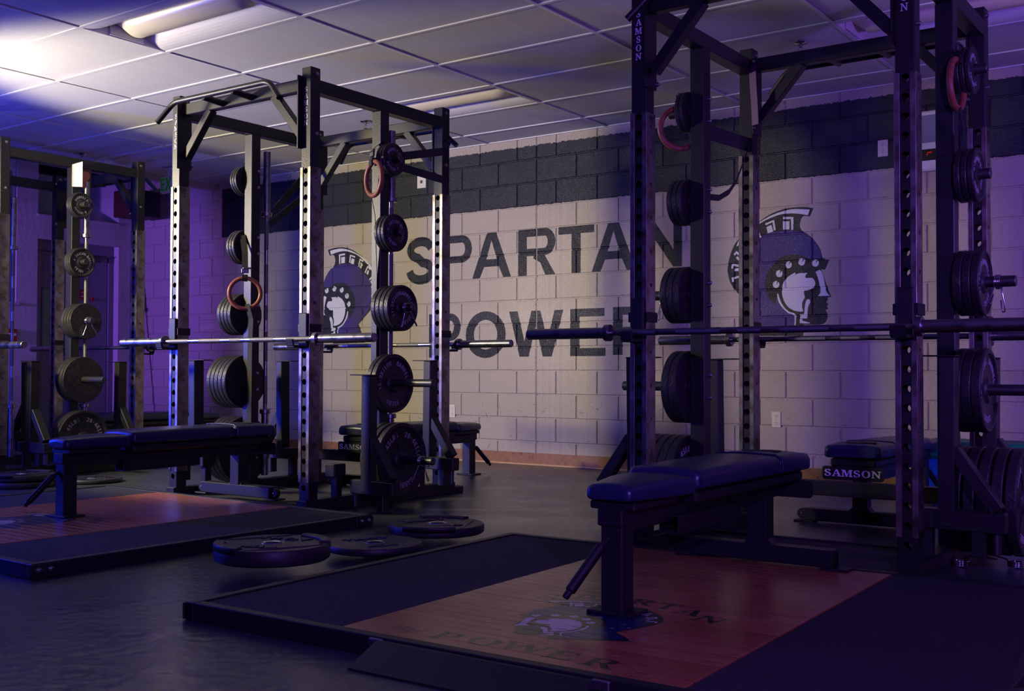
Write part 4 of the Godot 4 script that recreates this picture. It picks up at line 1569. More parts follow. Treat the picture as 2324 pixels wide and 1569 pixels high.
func make_bench(label: String, at: Vector3, turn: float, wheel: bool):
	var t = thing("weight_bench", label, "bench", at, turn)
	var b := Mb.new()
	cushion(b, [[-0.352, 0.135, 0.350, 0.410], [-0.2, 0.118, 0.350, 0.411], [0.0, 0.085, 0.350, 0.402]], 0.024)
	put("seat_pad", b, M.vinyl, t)
	b = Mb.new()
	cushion(b, [[-1.045, 0.148, 0.362, 0.432], [-0.7, 0.146, 0.362, 0.432], [-0.358, 0.140, 0.362, 0.428]], 0.026)
	put("back_pad", b, M.vinyl, t)
	b = Mb.new()
	cushion(b, [[-1.355, 0.148, 0.362, 0.428], [-1.2, 0.150, 0.362, 0.433], [-1.046, 0.149, 0.362, 0.433]], 0.026)
	var head = put("head_pad", b, M.vinyl, t)
	b = Mb.new()
	var poly := PackedVector2Array()
	for q in helmet_layers()[0][1]:
		poly.append(q * 0.0017)
	b.prism(poly, 0.0008, Transform3D(Basis(V(0, 0, -1), V(-1, 0, 0), V(0, 1, 0)), V(0, 0.4392, -1.20)))
	put("printed_emblem", b, M.print, head)
	b = Mb.new()
	b.sweep([V(-0.149, 0.38, -1.046), V(-0.147, 0.42, -1.046), V(-0.12, 0.437, -1.046), V(0, 0.441, -1.046), V(0.12, 0.437, -1.046), V(0.147, 0.42, -1.046), V(0.149, 0.38, -1.046)], 0.003, 6)
	put("piping", b, M.vinyl, head)
	# plates under the pads, spine, sliding tube
	b = Mb.new()
	b.box(V(0, 0.336, -0.175), V(0.16, 0.026, 0.30), 0.005)
	put("seat_plate", b, M.paint, t)
	b = Mb.new()
	b.box(V(0, 0.338, -0.855), V(0.235, 0.042, 0.96), 0.008)
	put("back_frame", b, M.paint, t)
	b = Mb.new()
	b.box(V(0, 0.285, -0.68), V(0.075, 0.062, 1.27), 0.004)
	put("spine", b, M.paint, t)
	b = Mb.new()
	for q in [[0.0, 0.274, 0.074, 0.006], [0.0, 0.218, 0.074, 0.006]]:
		b.box(V(0.03, q[1], -0.60), V(q[2], q[3], 0.50), 0.001)
	for q in [-0.034, 0.034]:
		b.box(V(0.03 + q, 0.246, -0.60), V(0.006, 0.056, 0.50), 0.001)
	put("sliding_tube", b, M.paint, t)
	b = Mb.new()
	b.box(V(0, 0.167, -0.060), V(0.076, 0.318, 0.076), 0.004)
	b.box(V(0, 0.30, -0.055), V(0.088, 0.055, 0.088), 0.004)
	put("front_leg", b, M.paint, t)
	b = Mb.new()
	b.box(V(0, 0.006, -0.060), V(0.155, 0.012, 0.120), 0.003)
	for q in [-0.058, 0.058]:
		b.cyl(V(q, 0.011, -0.06), V(q, 0.0135, -0.06), 0.008, 12, 0.0005)
	put("foot_plate", b, M.paint_dark, t)
	b = Mb.new()
	b.cyl(V(-0.012, 0.235, -0.03), V(-0.022, 0.205, 0.01), 0.009, 10)
	b.cyl(V(-0.022, 0.212, 0.0), V(-0.070, 0.085, 0.105), 0.0165, 14)
	b.cyl(V(-0.070, 0.086, 0.104), V(-0.078, 0.066, 0.120), 0.011, 12)
	put("handle", b, M.rubber, t)
	b = Mb.new()
	b.box(V(0, 0.172, -1.19), V(0.078, 0.20, 0.076), 0.004)
	for s in [-1.0, 1.0]:
		b.prism(pts([0.038 * s, 0.072, 0.062 * s, 0.072, 0.038 * s, 0.10]), 0.06, Transform3D(Basis.IDENTITY, V(0, 0, -1.16)))
	put("rear_leg", b, M.paint, t)
	b = Mb.new()
	b.box(V(0, 0.072, -1.19 + 0.0) + V(0, -0.029, 0), V(0.60, 0.066, 0.076), 0.004)
	b.box(V(0.2995, 0.043, -1.19), V(0.004, 0.052, 0.060), 0.001)
	put("rear_foot", b, M.paint, t)
	for s in [-1.0, 1.0]:
		b = Mb.new()
		b.box(V(s * 0.305, 0.005, -1.19), V(0.105, 0.010, 0.085), 0.003)
		put("foot_plate", b, M.paint_dark, t)
	if wheel:
		for s in [-1.0, 1.0]:
			b = Mb.new()
			b.lathe([Vector2(-0.016, 0), Vector2(-0.016, 0.024), Vector2(-0.012, 0.028), Vector2(0.012, 0.028), Vector2(0.016, 0.024), Vector2(0.016, 0)], 24, Transform3D(Basis(V(0, 0, -1), V(1, 0, 0), V(0, -1, 0)) if false else Basis(V(1, 0, 0), V(0, 0, 1), V(0, -1, 0)), V(s * 0.322, 0.042, -1.185)), 0.8)
			put("wheel", b, M.rubber, t)
			b = Mb.new()
			b.cyl(V(s * 0.322, 0.042, -1.165), V(s * 0.322, 0.042, -1.205), 0.006, 8)
			put("axle", b, M.bolt, t)
	# name plate at the head end
	b = Mb.new()
	var rr := PackedVector2Array()
	for c in [[0.145, 0.020], [-0.145, 0.020], [-0.145, -0.022], [0.145, -0.022]]:
		for q in 5:
			var base = [0.0, PI / 2, PI, PI * 1.5][[[0.145, 0.020], [-0.145, 0.020], [-0.145, -0.022], [0.145, -0.022]].find(c)]
			var a = base + PI / 2 * q / 4.0
			rr.append(Vector2(c[0] + cos(a) * 0.014, c[1] + sin(a) * 0.014))
	b.prism(rr, 0.008, Transform3D(Basis(V(-1, 0, 0), V(0, 1, 0), V(0, 0, -1)), V(0, 0.284, -1.335)))
	var np = put("name_plate", b, M.paint, t)
	b = Mb.new()
	b.text("SAMSON", Transform3D(Basis(V(-1.32, 0, 0), V(0, 1, 0), V(0, 0, -1)), V(0, 0.284, -1.3356)), 0.036, 0.0008, serif)
	put("lettering", b, M.letter, np)

# ---------------------------------------------------------------- lifting platforms
func planar_uv(b: Mb, hw: float, hl: float):
	for k in b.v.size():
		b.uv[k] = Vector2((b.v[k].x + hw) / (2 * hw), (b.v[k].z + hl) / (2 * hl))

func make_platform(label: String, at: Vector3, turn: float, half: float, len: float, wood_half: float, wood_shift: float, wood_z: Array, pic: ImageTexture):
	var t = thing("lifting_platform", label, "lifting platform", at, turn)
	var H := 0.06
	var hl := len / 2
	var b := Mb.new()
	b.box(V(0, 0.018, 0), V(half * 2 - 0.02, 0.036, len - 0.02), 0.0)
	put("underlay", b, M.walnut, t)
	for s in [-1.0, 1.0]:
		b = Mb.new()
		b.box(V(s * (half - 0.02), H / 2, 0), V(0.04, H, len), 0.003)
		put("frame_rail", b, M.paint_dark, t)
		b = Mb.new()
		b.box(V(0, H / 2, s * (hl - 0.02)), V(half * 2 - 0.08, H, 0.04), 0.003)
		put("frame_rail", b, M.paint_dark, t)
		for z in [-1.0, 1.0]:
			b = Mb.new()
			b.box(V(s * (half + 0.003), H / 2, z * (hl - 0.055)), V(0.006, H - 0.008, 0.12), 0.002)
			put("corner_bracket", b, M.paint_dark, t)
			for q in [0.03, 0.08]:
				var o = put("bolt", proto.bolt, M.bolt, t, V(s * (half + 0.005), 0.034, z * (hl - q)))
				o.rotation.y = 0.0 if s > 0 else PI
	# rubber each side, wood in the middle
	var wl := wood_shift - wood_half
	var wr := wood_shift + wood_half
	for q in [[-half + 0.043, wl - 0.002], [wr + 0.002, half - 0.043]]:
		b = Mb.new()
		b.box(V((q[0] + q[1]) / 2, 0.045, 0), V(q[1] - q[0], 0.020, len - 0.086), 0.003)
		put("rubber_mat", b, M.mat, t)
	b = Mb.new()
	if wood_z[0] > -hl + 0.06:
		b.box(V(wood_shift, 0.045, (-hl + 0.043 + wood_z[0] - 0.002) / 2), V(wr - wl, 0.020, wood_z[0] - 0.002 + hl - 0.043), 0.003)
		put("rubber_mat", b, M.mat, t)
	var m := mat(Color(1, 1, 1), 0.36)
	m.albedo_texture = pic
	m.texture_repeat = false
	m.roughness_texture = noise_tex(0.015, [[0.0, g(0.75)], [1.0, g(1.0)]], 256, FastNoiseLite.TYPE_SIMPLEX_SMOOTH, 91)
	var wlz = wood_z[1] - wood_z[0]
	var n := int(round(wlz / 0.057))
	for k in n:
		b = Mb.new()
		var z0 = wood_z[0] + wlz * k / n
		var z1 = wood_z[0] + wlz * (k + 1) / n
		b.box(V(wood_shift, 0.047 + rng.randf_range(-0.0003, 0.0003), (z0 + z1) / 2), V(wr - wl, 0.020, z1 - z0 - 0.0006), 0.001)
		for i in b.v.size():
			b.uv[i] = Vector2((b.v[i].x - wl) / (wr - wl), (b.v[i].z - wood_z[0]) / wlz)
		put("plank", b, m, t)
	return t

# ---------------------------------------------------------------- rings and bands
func make_ring(label: String, at: Vector3, normal_deg: float, straps: Array, tilt := 0.0):
	var t = thing("gymnastic_ring", label, "gymnastic ring", at, deg_to_rad(normal_deg), "wooden gymnastic rings")
	t.rotation.z = tilt
	var b := Mb.new()
	var path = []
	for k in 40:
		var a = TAU * k / 40
		path.append(V(cos(a) * 0.102, sin(a) * 0.102, 0))
	b.sweep(path, 0.0145, 14, true)
	put("ring", b, M.ringwood, t)
	b = Mb.new()
	b.strap([V(-0.003, 0.082, 0.019), V(0, 0.105, 0.021), V(0, 0.124, 0.012), V(0, 0.124, -0.012), V(0, 0.105, -0.021), V(-0.003, 0.082, -0.019)], V(0.036, 0, 0), 0.003)
	put("strap_loop", b, M.webbing, t)
	b = Mb.new()
	b.box(V(0.0, 0.150, 0.006), V(0.048, 0.030, 0.012), 0.003)
	b.box(V(0.012, 0.168, 0.012), V(0.052, 0.012, 0.010), 0.003)
	put("buckle", b, M.steel_dark, t)
	for s in straps:
		b = Mb.new()
		b.strap(s[0].map(func(p): return t.transform.affine_inverse() * p), t.transform.basis.inverse() * s[1], 0.003)
		put("strap", b, M.webbing, t)

func make_band(label: String, strands: Array, m):
	var t = thing("resistance_band", label, "exercise band", Vector3.ZERO, 0.0)
	for s in strands:
		var b := Mb.new()
		b.strap(s[0], s[1], 0.004)
		put("strand", b, m, t)

func sag(a: Vector3, c: Vector3, drop: float, n := 12) -> Array:
	var o = []
	for k in n + 1:
		var f := float(k) / n
		o.append(a.lerp(c, f) - V(0, sin(PI * f) * drop, 0))
	return o

# ---------------------------------------------------------------- small things on walls
func outlet(label: String, x: float, y: float, w := 0.072, h := 0.118, blank := false):
	var t = thing("wall_outlet" if not blank else "wall_cover_plate", label, "power outlet" if not blank else "cover plate", V(x, y, 0))
	var b := Mb.new()
	b.box(V(0, 0, 0.003), V(w, h, 0.007), 0.003)
	put("cover", b, M.ivory if not blank else M.white, t)
	if blank:
		b = Mb.new()
		b.cyl(V(0, 0, 0.006), V(0, 0, 0.011), 0.016, 18)
		b.cyl(V(0.004, 0, 0.010), V(0.004, 0, 0.022), 0.006, 12)
		put("connector", b, M.chrome, t)
		return
	for s in [-1.0, 1.0]:
		b = Mb.new()
		b.cyl(V(0, s * 0.026, 0.006), V(0, s * 0.026, 0.0085), 0.016, 20, 0.001)
		var f = put("socket", b, M.ivory, t)
		b = Mb.new()
		for q in [-0.006, 0.006]:
			b.box(V(q, s * 0.026 + 0.004, 0.0086), V(0.0024, 0.009, 0.001), 0.0)
		b.cyl(V(0, s * 0.026 - 0.008, 0.008), V(0, s * 0.026 - 0.008, 0.009), 0.0026, 8, 0.0)
		put("slots", b, M.black, f)
	b = Mb.new()
	b.cyl(V(0, 0, 0.006), V(0, 0, 0.0085), 0.0028, 8, 0.0005)
	put("screw", b, M.bolt, t)

func small_things():
	outlet("ivory duplex outlet high on the painted wall, in the navy band beside the right rack", 2.951, 2.385)
	outlet("ivory duplex outlet low on the wall below the emblem that faces right", 2.158, 0.453)
	outlet("ivory duplex outlet low on the wall beside the middle rack's far bench", -0.918, 0.445)
	outlet("white cable cover plate with a connector in the wall's navy band, beside the middle rack", -1.291, 2.566, 0.105, 0.118, true)
	# timer clock on the back wall
	var t = thing("timer_clock", "white wall clock box with grey screen and red digits behind the right rack", "clock", V(3.326, 2.391, 0))
	var b := Mb.new()
	b.box(V(0, 0, 0.03), V(0.262, 0.412, 0.06), 0.012)
	put("case", b, M.white, t)
	b = Mb.new()
	b.box(V(0, 0.08, 0.061), V(0.222, 0.19, 0.004), 0.0015)
	put("screen", b, mat(Color(0.50, 0.52, 0.60), 0.3), t)
	b = Mb.new()
	b.box(V(0, -0.098, 0.061), V(0.222, 0.078, 0.004), 0.0015)
	var dsp = put("display", b, M.black, t)
	b = Mb.new()
	var dot := func(x, y): b.box(V(x, y, 0.0635), V(0.006, 0.006, 0.002), 0.0)
	for k in 4:
		dot.call(-0.052 + k * 0.0075, -0.083)
	dot.call(-0.058, -0.091)
	dot.call(-0.058, -0.098)
	put("red_digits", b, M.led, dsp)
	# exit sign
	t = thing("exit_sign", "white exit sign with green letters hung from the ceiling behind middle rack's left post", "exit sign", V(-3.78, 2.825, 0.90))
	b = Mb.new()
	b.box(V(0, -0.163, 0), V(0.325, 0.172, 0.05), 0.014)
	put("case", b, M.white, t)
	b = Mb.new()
	b.box(V(0, -0.04, 0), V(0.12, 0.08, 0.03), 0.004)
	b.box(V(0, -0.006, 0), V(0.20, 0.012, 0.06), 0.004)
	put("mount", b, M.white, t)
	b = Mb.new()
	b.text("EXIT", Transform3D(Basis.from_scale(V(0.86, 1, 1)), V(0.006, -0.163, 0.0255)), 0.125, 0.002, sans)
	put("lettering", b, M.exit_green, t)
	# loudspeaker on its chain
	t = thing("loudspeaker", "walnut-sided loudspeaker hung on a chain by the high window", "speaker", V(-5.165, 2.5, 0.31))
	b = Mb.new()
	b.box(V(0, 0.145, 0), V(0.35, 0.29, 0.36), 0.006)
	put("cabinet", b, M.walnut, t)
	b = Mb.new()
	b.box(V(0.178, 0.145, 0), V(0.02, 0.27, 0.34), 0.006)
	put("grille", b, M.black, t)
	b = Mb.new()
	b.box(V(0.118, 0.145, 0.1805), V(0.008, 0.285, 0.003), 0.0005)
	put("trim_line", b, M.black, t)
	b = Mb.new()
	for k in 26:
		var y := 0.30 + k * 0.024
		var pth = []
		for q in 10:
			var a := TAU * q / 10
			var p := Vector2(cos(a) * 0.007, sin(a) * 0.015)
			pth.append(V(-0.09 + (p.x if k % 2 else 0.0), y + p.y, 0.05 + (0.0 if k % 2 else p.x)))
		b.sweep(pth, 0.0022, 5, true)
	put("chain", b, M.steel_dark, t)
	# broom, head up, against the wall
	t = thing("broom", "black-headed broom leaning head up against the wall corner behind far left rack", "broom", V(-5.16, 0.0, 0.24))
	b = Mb.new()
	b.bar(V(-0.252, 1.50, -0.165), V(-0.296, 1.76, -0.190), 0.052, 0.035, 0.006, Vector3.RIGHT)
	b.box(V(-0.245, 1.50, -0.163), V(0.075, 0.045, 0.05), 0.006)
	put("head", b, M.rubber, t)
	b = Mb.new()
	b.cyl(V(0, 0.012, 0), V(-0.245, 1.50, -0.163), 0.0115, 12)
	put("handle", b, M.walnut, t)
	# on the left wall and doors
	t = thing("fire_alarm", "red fire alarm call point on the left wall", "fire alarm", V(XL, 1.10, 1.52))
	b = Mb.new()
	b.box(V(0.022, 0.07, 0), V(0.044, 0.135, 0.105), 0.008)
	put("case", b, M.red, t)
	b = Mb.new()
	b.box(V(0.047, 0.075, 0), V(0.008, 0.03, 0.08), 0.003)
	put("pull_bar", b, M.white, t)
	t = thing("door_sign", "small red sign on the grey door behind the far left rack", "sign", V(XL - 0.111, 1.60, 0.60))
	b = Mb.new()
	b.box(V(0.001, 0.05, 0), V(0.003, 0.115, 0.10), 0.001)
	put("panel", b, M.red, t)
	b = Mb.new()
	for q in [0.075, 0.03]:
		b.box(V(0.003, q, 0), V(0.001, 0.014, 0.06), 0.0)
	put("print_lines", b, M.white, t)
	t = thing("push_button", "small red box right of the red sign on the grey door", "alarm box", V(XL - 0.111, 1.585, 0.50))
	b = Mb.new()
	b.box(V(0.012, 0.02, 0), V(0.024, 0.048, 0.034), 0.004)
	put("case", b, M.red, t)
	b = Mb.new()
	b.box(V(0.025, 0.02, 0), V(0.004, 0.018, 0.014), 0.001)
	put("button", b, M.black, t)
	# poster taped to the far left rack
	t = thing("poster", "curled white poster with a figure photo taped to the far left rack's post", "poster", V(-2.484, 2.245, 2.775))
	b = Mb.new()
	var prev = null
	for k in 9:
		var f := k / 8.0
		var z := 0.045 - f * 0.06
		var x := 0.004 + 0.05 * sin(f * PI * 0.5) * f
		if prev != null:
			b.quad(V(prev.x, 0.0, prev.y), V(x, 0.0, z), V(x, 0.17 + 0.03 * f, z), V(prev.x, 0.17 + 0.03 * f * 0.9, prev.y))
			b.quad(V(x - 0.001, 0.0, z), V(prev.x - 0.001, 0.0, prev.y), V(prev.x - 0.001, 0.17 + 0.03 * f * 0.9, prev.y), V(x - 0.001, 0.17 + 0.03 * f, z))
		prev = Vector2(x, z)
	put("white_margin", b, M.white, t)
	b = Mb.new()
	b.box(V(0.012, 0.075, -0.055), V(0.0015, 0.155, 0.13), 0.0005)
	put("photo_sheet", b, mat(Color(0.24, 0.10, 0.13), 0.4), t)
	b = Mb.new()
	b.prism(smooth(pts([-0.035, 0.0, 0.03, 0.0, 0.028, 0.05, 0.05, 0.085, 0.045, 0.12, 0.01, 0.13, -0.03, 0.118, -0.045, 0.07])), 0.0008, Transform3D(Basis(V(0, 0, -1), V(0, 1, 0), V(1, 0, 0)), V(0.0138, 0.003, -0.055)))
	put("photo_figure", b, mat(Color(0.62, 0.36, 0.30), 0.45), t)
	# steps and mat stacked at the foot of the wall, right
	var steps = [[0.0, 0.122, M.teal_dark, "dark teal step platform, bottom of the stack at the wall's right end"], [0.122, 0.120, M.blue_plastic, "bright blue step platform, lower of two in the stack at the right"], [0.242, 0.0, M.blue_plastic, ""]]
	var y := 0.0
	for k in 3:
		var lb = ["dark teal step platform at the bottom of the stack by the wall at right", "lower bright blue step platform in the stack by the wall at right", "upper bright blue step platform in the stack by the wall at right"][k]
		t = thing("step_platform", lb, "aerobic step", V(3.86, y, 0.42), 0.0, "step platforms stacked by the wall")
		var h = [0.035, 0.115, 0.115][k]
		b = Mb.new()
		b.box(V(0, h * 0.45, 0), V(1.06, h * 0.9, 0.40), 0.012)
		put("body", b, [M.teal_dark, M.blue_plastic, M.blue_plastic][k], t)
		b = Mb.new()
		b.box(V(0, h * 0.93, 0), V(1.03, h * 0.14, 0.38), 0.004)
		put("top_deck", b, [M.teal_dark, M.blue_plastic, M.blue_plastic][k], t)
		y += h
	t = thing("foam_mat", "teal green foam block on top of blue step platforms at right", "exercise mat", V(3.88, y, 0.42))
	b = Mb.new()
	b.box(V(0, 0.055, 0), V(1.08, 0.11, 0.42), 0.02)
	put("foam", b, M.teal, t)
	b = Mb.new()
	b.box(V(0, 0.055, 0), V(1.084, 0.008, 0.424), 0.002)
	put("seam", b, M.teal_dark, t)

# ---------------------------------------------------------------- outside the door
func outside():
	var m := mat(Color(0.30, 0.36, 0.12), 0.9)
	m.albedo_texture = noise_tex(0.06, [[0.0, Color(0.35, 0.38, 0.3)], [0.5, Color(0.75, 0.85, 0.5)], [1.0, Color(1, 1, 0.8)]], 512, FastNoiseLite.TYPE_SIMPLEX_SMOOTH, 95)
	tri_map(m, 0.4)
	var b := Mb.new()
	var n := 14
	var P = func(i, j):
		var x = -5.95 - i * 0.7
		var z = -6.0 + j * 1.0
		return V(x, -0.05 + i * 0.20 + 0.12 * sin(i * 2.1 + j * 1.3) * minf(i, 1), z)
	for i in n:
		for j in n:
			b.quad(P.call(i, j), P.call(i, j + 1), P.call(i + 1, j + 1), P.call(i + 1, j))
	var gr = put("grass_bank", b, m)
	tag(gr, "sunlit grass bank outdoors seen through the narrow glass in the door", "grass")
	gr.set_meta("kind", "stuff")

# ---------------------------------------------------------------- lights
func studio_light(label: String, at: Vector3, aim: Vector3, c: Color, energy: float, size: Vector2, angle: float, glow: float, blend := 0.6):
	# LED head on a stand: glowing face and a lamp of the same size just in front of it; angle 0 makes it a panel without barn doors
	var t = thing("studio_light", label, "studio light", V(at.x, 0, at.z))
	var head := V(0, at.y, 0)
	var dir := (aim - at).normalized()
	var bs := Basis.looking_at(dir, Vector3.UP)
	var b := Mb.new()
	b.box(V(0, 0, 0.03), V(size.x + 0.03, size.y + 0.03, 0.05), 0.006, Transform3D(bs, head))
	put("head", b, M.rubber, t)
	var fm := mat(c * 0.3, 0.5)
	fm.emission_enabled = true
	fm.emission = c
	fm.emission_energy_multiplier = glow
	b = Mb.new()
	b.box(V(0, 0, 0.001), V(size.x, size.y, 0.006), 0.001, Transform3D(bs, head))
	put("light_face", b, fm, t)
	b = Mb.new()
	if at.y > 0.45:
		b.cyl(V(0, 0.12, 0), head - dir * 0.03 - V(0, size.y * 0.3, 0), 0.012, 12)
		for k in 3:
			var a := TAU * k / 3
			b.cyl(V(0, 0.2, 0), V(cos(a) * 0.26, 0.012, sin(a) * 0.26), 0.009, 10)
	else:
		b.box(V(0, 0.012, 0), V(0.2, 0.024, 0.14), 0.004)
		b.cyl(V(0, 0.02, 0), head - dir * 0.03, 0.012, 10)
	put("stand", b, M.paint_dark, t)
	if angle == 0.0:
		var l := AreaLight3D.new()
		l.name = "lamp"
		l.light_color = c
		l.light_energy = energy
		l.area_size = size
		l.area_normalize_energy = true
		l.area_range = 30.0
		l.area_attenuation = 2.0
		l.shadow_enabled = true
		t.add_child(l, true)
		l.transform = Transform3D(bs, head + dir * 0.012)
		return
	var l := SpotLight3D.new()
	l.name = "lamp"
	l.light_color = c
	l.light_energy = energy
	l.light_size = size.x * 0.5
	l.spot_angle = angle
	l.spot_angle_attenuation = blend
	l.spot_range = 30.0
	l.spot_attenuation = 2.0
	l.shadow_enabled = true
	t.add_child(l, true)
	l.transform = Transform3D(bs, head + dir * 0.012)

func _ready():
	rng.seed = 20
	# camera
	var cam := Camera3D.new()
	cam.name = "camera"
	add_child(cam, true)
	var yaw := -0.6202885
	var pitch := 0.0234104
	var roll := 0.0027118
	var fwd := V(sin(yaw) * cos(pitch), sin(pitch), -cos(yaw) * cos(pitch))
	var right := V(cos(yaw), 0, sin(yaw))
	var up := right.cross(fwd)
	var r2 := right * cos(roll) + up * sin(roll)
	var u2 := up * cos(roll) - right * sin(roll)
	cam.transform = Transform3D(Basis(r2, u2, -fwd), V(5.29163, 0.808218, 7.765492))
	cam.fov = 35.0306
	cam.near = 0.05
	cam.far = 120.0
	cam.current = true
	# sky
	var env := Environment.new()
	env.background_mode = Environment.BG_SKY
	var sky := Sky.new()
	var sm := ProceduralSkyMaterial.new()
	sm.sky_top_color = Color(0.45, 0.60, 0.85)
	sm.sky_horizon_color = Color(0.80, 0.84, 0.88)
	sm.ground_bottom_color = Color(0.25, 0.25, 0.22)
	sm.ground_horizon_color = Color(0.6, 0.62, 0.6)
	sm.sky_energy_multiplier = 0.55
	sm.ground_energy_multiplier = 0.55
	sky.sky_material = sm
	env.sky = sky
	env.tonemap_mode = Environment.TONE_MAPPER_LINEAR
	env.tonemap_exposure = 1.0
	env.sdfgi_enabled = true
	env.ssao_enabled = true
	env.ssil_enabled = true
	var we := WorldEnvironment.new()
	we.name = "environment"
	we.environment = env
	add_child(we, true)
	make_materials()
	# lamps of the photographer's, all outside the frame
	studio_light("white studio light on a tall stand left of the platforms", V(-2.2, 2.1, 5.4), V(0.3, 1.35, 0.0), Color(1.0, 0.94, 0.72), 30.0, Vector2(0.5, 0.5), 44.0, 2.0, 0.35)
	studio_light("tall blue light panel on a stand left of the middle platform", V(-3.3, 1.35, 5.8), V(-0.4, 1.35, 3.4), Color(0.14, 0.20, 1.0), 15.0, Vector2(0.3, 1.5), 0.0, 2.0)
	studio_light("violet studio light on the floor by the far left platform, aimed at the ceiling", V(-2.4, 0.3, 4.2), V(-2.2, 3.0, 3.3), Color(0.46, 0.44, 1.0), 1.1, Vector2(0.2, 0.2), 75.0, 2.0, 1.0)
	studio_light("violet studio light on a stand beside the camera", V(5.9, 1.5, 7.6), V(2.0, 1.3, 2.5), Color(0.58, 0.38, 1.0), 10.0, Vector2(0.25, 0.25), 75.0, 2.0, 1.0)
	studio_light("purple studio light on a stand near the left wall", V(-4.8, 1.7, 6.6), V(-5.4, 1.6, 0.0), Color(0.58, 0.36, 1.0), 26.0, Vector2(0.2, 0.2), 16.0, 2.0, 0.8)
	studio_light("purple studio light on a stand at the right of the right rack", V(6.9, 1.5, 4.2), V(4.8, 1.6, 0.0), Color(0.56, 0.36, 1.0), 13.0, Vector2(0.25, 0.25), 60.0, 2.0, 0.8)
	build_floor()
	build_walls()
	build_ceiling()
	rack_protos()
	for k in PLATES:
		proto[k] = plate_proto(k)
	# the three racks
	var RA = make_rack("far left black weight rack, cut off by the photo's left edge", V(-3.1055, 0, 3.40))
	var RB = make_rack("middle black weight rack, complete in view, left of the wall lettering", V(0.1455, 0, 3.40))
	var RC = make_rack("right black weight rack, nearest and tallest in the photo", V(3.4985, 0, 3.47))
	fill_peg(RB, "middle rack", 1, 0, "five", [false, false, false])
	fill_peg(RB, "middle rack", 1, 1, "ten", [false, false, false])
	fill_peg(RB, "middle rack", 1, 2, "twentyfive", [false, false, false, false])
	fill_peg(RB, "middle rack", 1, 3, "thirtyfive", [false, false])
	fill_peg(RB, "middle rack", 1, 4, "fortyfive", [false, false, false], 0.02)
	fill_peg(RB, "middle rack", -1, 0, "five", [false, false, false])
	fill_peg(RB, "middle rack", -1, 1, "ten", [false, false, false])
	fill_peg(RB, "middle rack", -1, 2, "twentyfive", [false, false, false, false])
	fill_peg(RB, "middle rack", -1, 3, "thirtyfive", [false, false, false, false, false])
	fill_peg(RB, "middle rack", -1, 4, "fortyfive", [false, false, false, false])
	fill_peg(RA, "far left rack", 1, 0, "five", [false, false, false])
	fill_peg(RA, "far left rack", 1, 1, "ten", [false, false, false])
	fill_peg(RA, "far left rack", 1, 2, "twentyfive", [false, false, false, true])
	fill_peg(RA, "far left rack", 1, 3, "thirtyfive", [false, false, true])
	fill_peg(RA, "far left rack", 1, 4, "fortyfive", [false, false, false])
	fill_peg(RA, "far left rack", -1, 3, "thirtyfive", [false, false])
	fill_peg(RA, "far left rack", -1, 4, "fortyfive", [false, false])
	fill_peg(RC, "right rack", 1, 0, "five", [false, false, false])
	fill_peg(RC, "right rack", 1, 1, "ten", [false, false, false])
	fill_peg(RC, "right rack", 1, 2, "twentyfive", [false, false, false])
	fill_peg(RC, "right rack", 1, 3, "thirtyfive", [false, false, false])
	fill_peg(RC, "right rack", 1, 4, "fortyfive", [false, false, false, false, false], 0.02)
	fill_peg(RC, "right rack", -1, 0, "five", [false, false])
	fill_peg(RC, "right rack", -1, 1, "ten", [false, false, false])
	fill_peg(RC, "right rack", -1, 2, "twentyfive", [false, false, false])
	fill_peg(RC, "right rack", -1, 3, "thirtyfive", [false, true], 0.0)
	fill_peg(RC, "right rack", -1, 4, "fortyfive", [true, false, false, false, false])
	for k in PLATES:
		if k != "five":
			proto[k].free()
	# small plate on the floor
	var sp: Node3D = proto.five
	sp.position = V(1.026, 0.0005, 2.645)
	sp.rotation = Vector3(0, 0, PI / 2)
	sp.scale = V(0.81, 0.81, 0.81)
	tag(sp, "smallest black plate, lying alone on the floor behind the bumper plates", "weight plate")
	# barbells: across the racks, and standing behind the plate posts
	var bar0 = make_barbell()
	var bars = [
		[V(0.235, 0.985, 3.475), 0.0, "chrome barbell across the front hooks of the middle rack"], [V(0.12, 0.985, 2.07), 0.0, "dark barbell across the back hooks of the middle rack"],
		[V(3.485, 0.979, 3.565), 0.0, "barbell across the front hooks of the right rack, nearest the camera"], [V(3.435, 0.984, 2.17), 0.0, "barbell across the back hooks of the right rack, nearer the wall"],
		[V(-3.11, 0.985, 3.475), 0.0, "barbell across the front hooks of the far left rack, only its end in view"], [V(-3.17, 1.0, 2.07), 0.0, "barbell across the back hooks of the far left rack, before the doors"],
		[V(-0.395, 1.20, 2.685), 1.0, "barbell standing upright behind the left plate post of the middle rack"], [V(0.738, 1.20, 2.685), 1.0, "barbell standing upright behind the right plate post of the middle rack"],
		[V(-2.483, 1.20, 2.685), 1.0, "barbell standing upright behind the right plate post of the far left rack"], [V(-3.53, 1.17, 2.69), 1.0, "barbell standing upright at the photo's left edge, in the far left rack"]]
	for k in bars.size():
		var o: Node3D = bar0 if k == 0 else bar0.duplicate()
		if k:
			o.name = "barbell"
			add_child(o, true)
		o.position = bars[k][0]
		o.rotation = Vector3(0, 0, PI / 2 if bars[k][1] > 0 else 0.0)
		tag(o, bars[k][2], "barbell", "barbells on the racks")
	# spring collars
	var out_r := Basis.IDENTITY
	spring_collar(V(0.766 + 0.185, 1.188, 2.775), Basis(V(1, 0, 0), 0.15), "spring collar on the middle peg at the right of the middle rack")
	spring_collar(V(0.766 + 0.305, 0.272, 2.775), Basis(V(1, 0, 0), -0.1), "spring collar on the bottom peg at the right of the middle rack")
	spring_collar(V(-2.485 + 0.185, 1.188, 2.775), Basis(V(1, 0, 0), 0.1), "spring collar on the middle peg at the right of the far left rack")
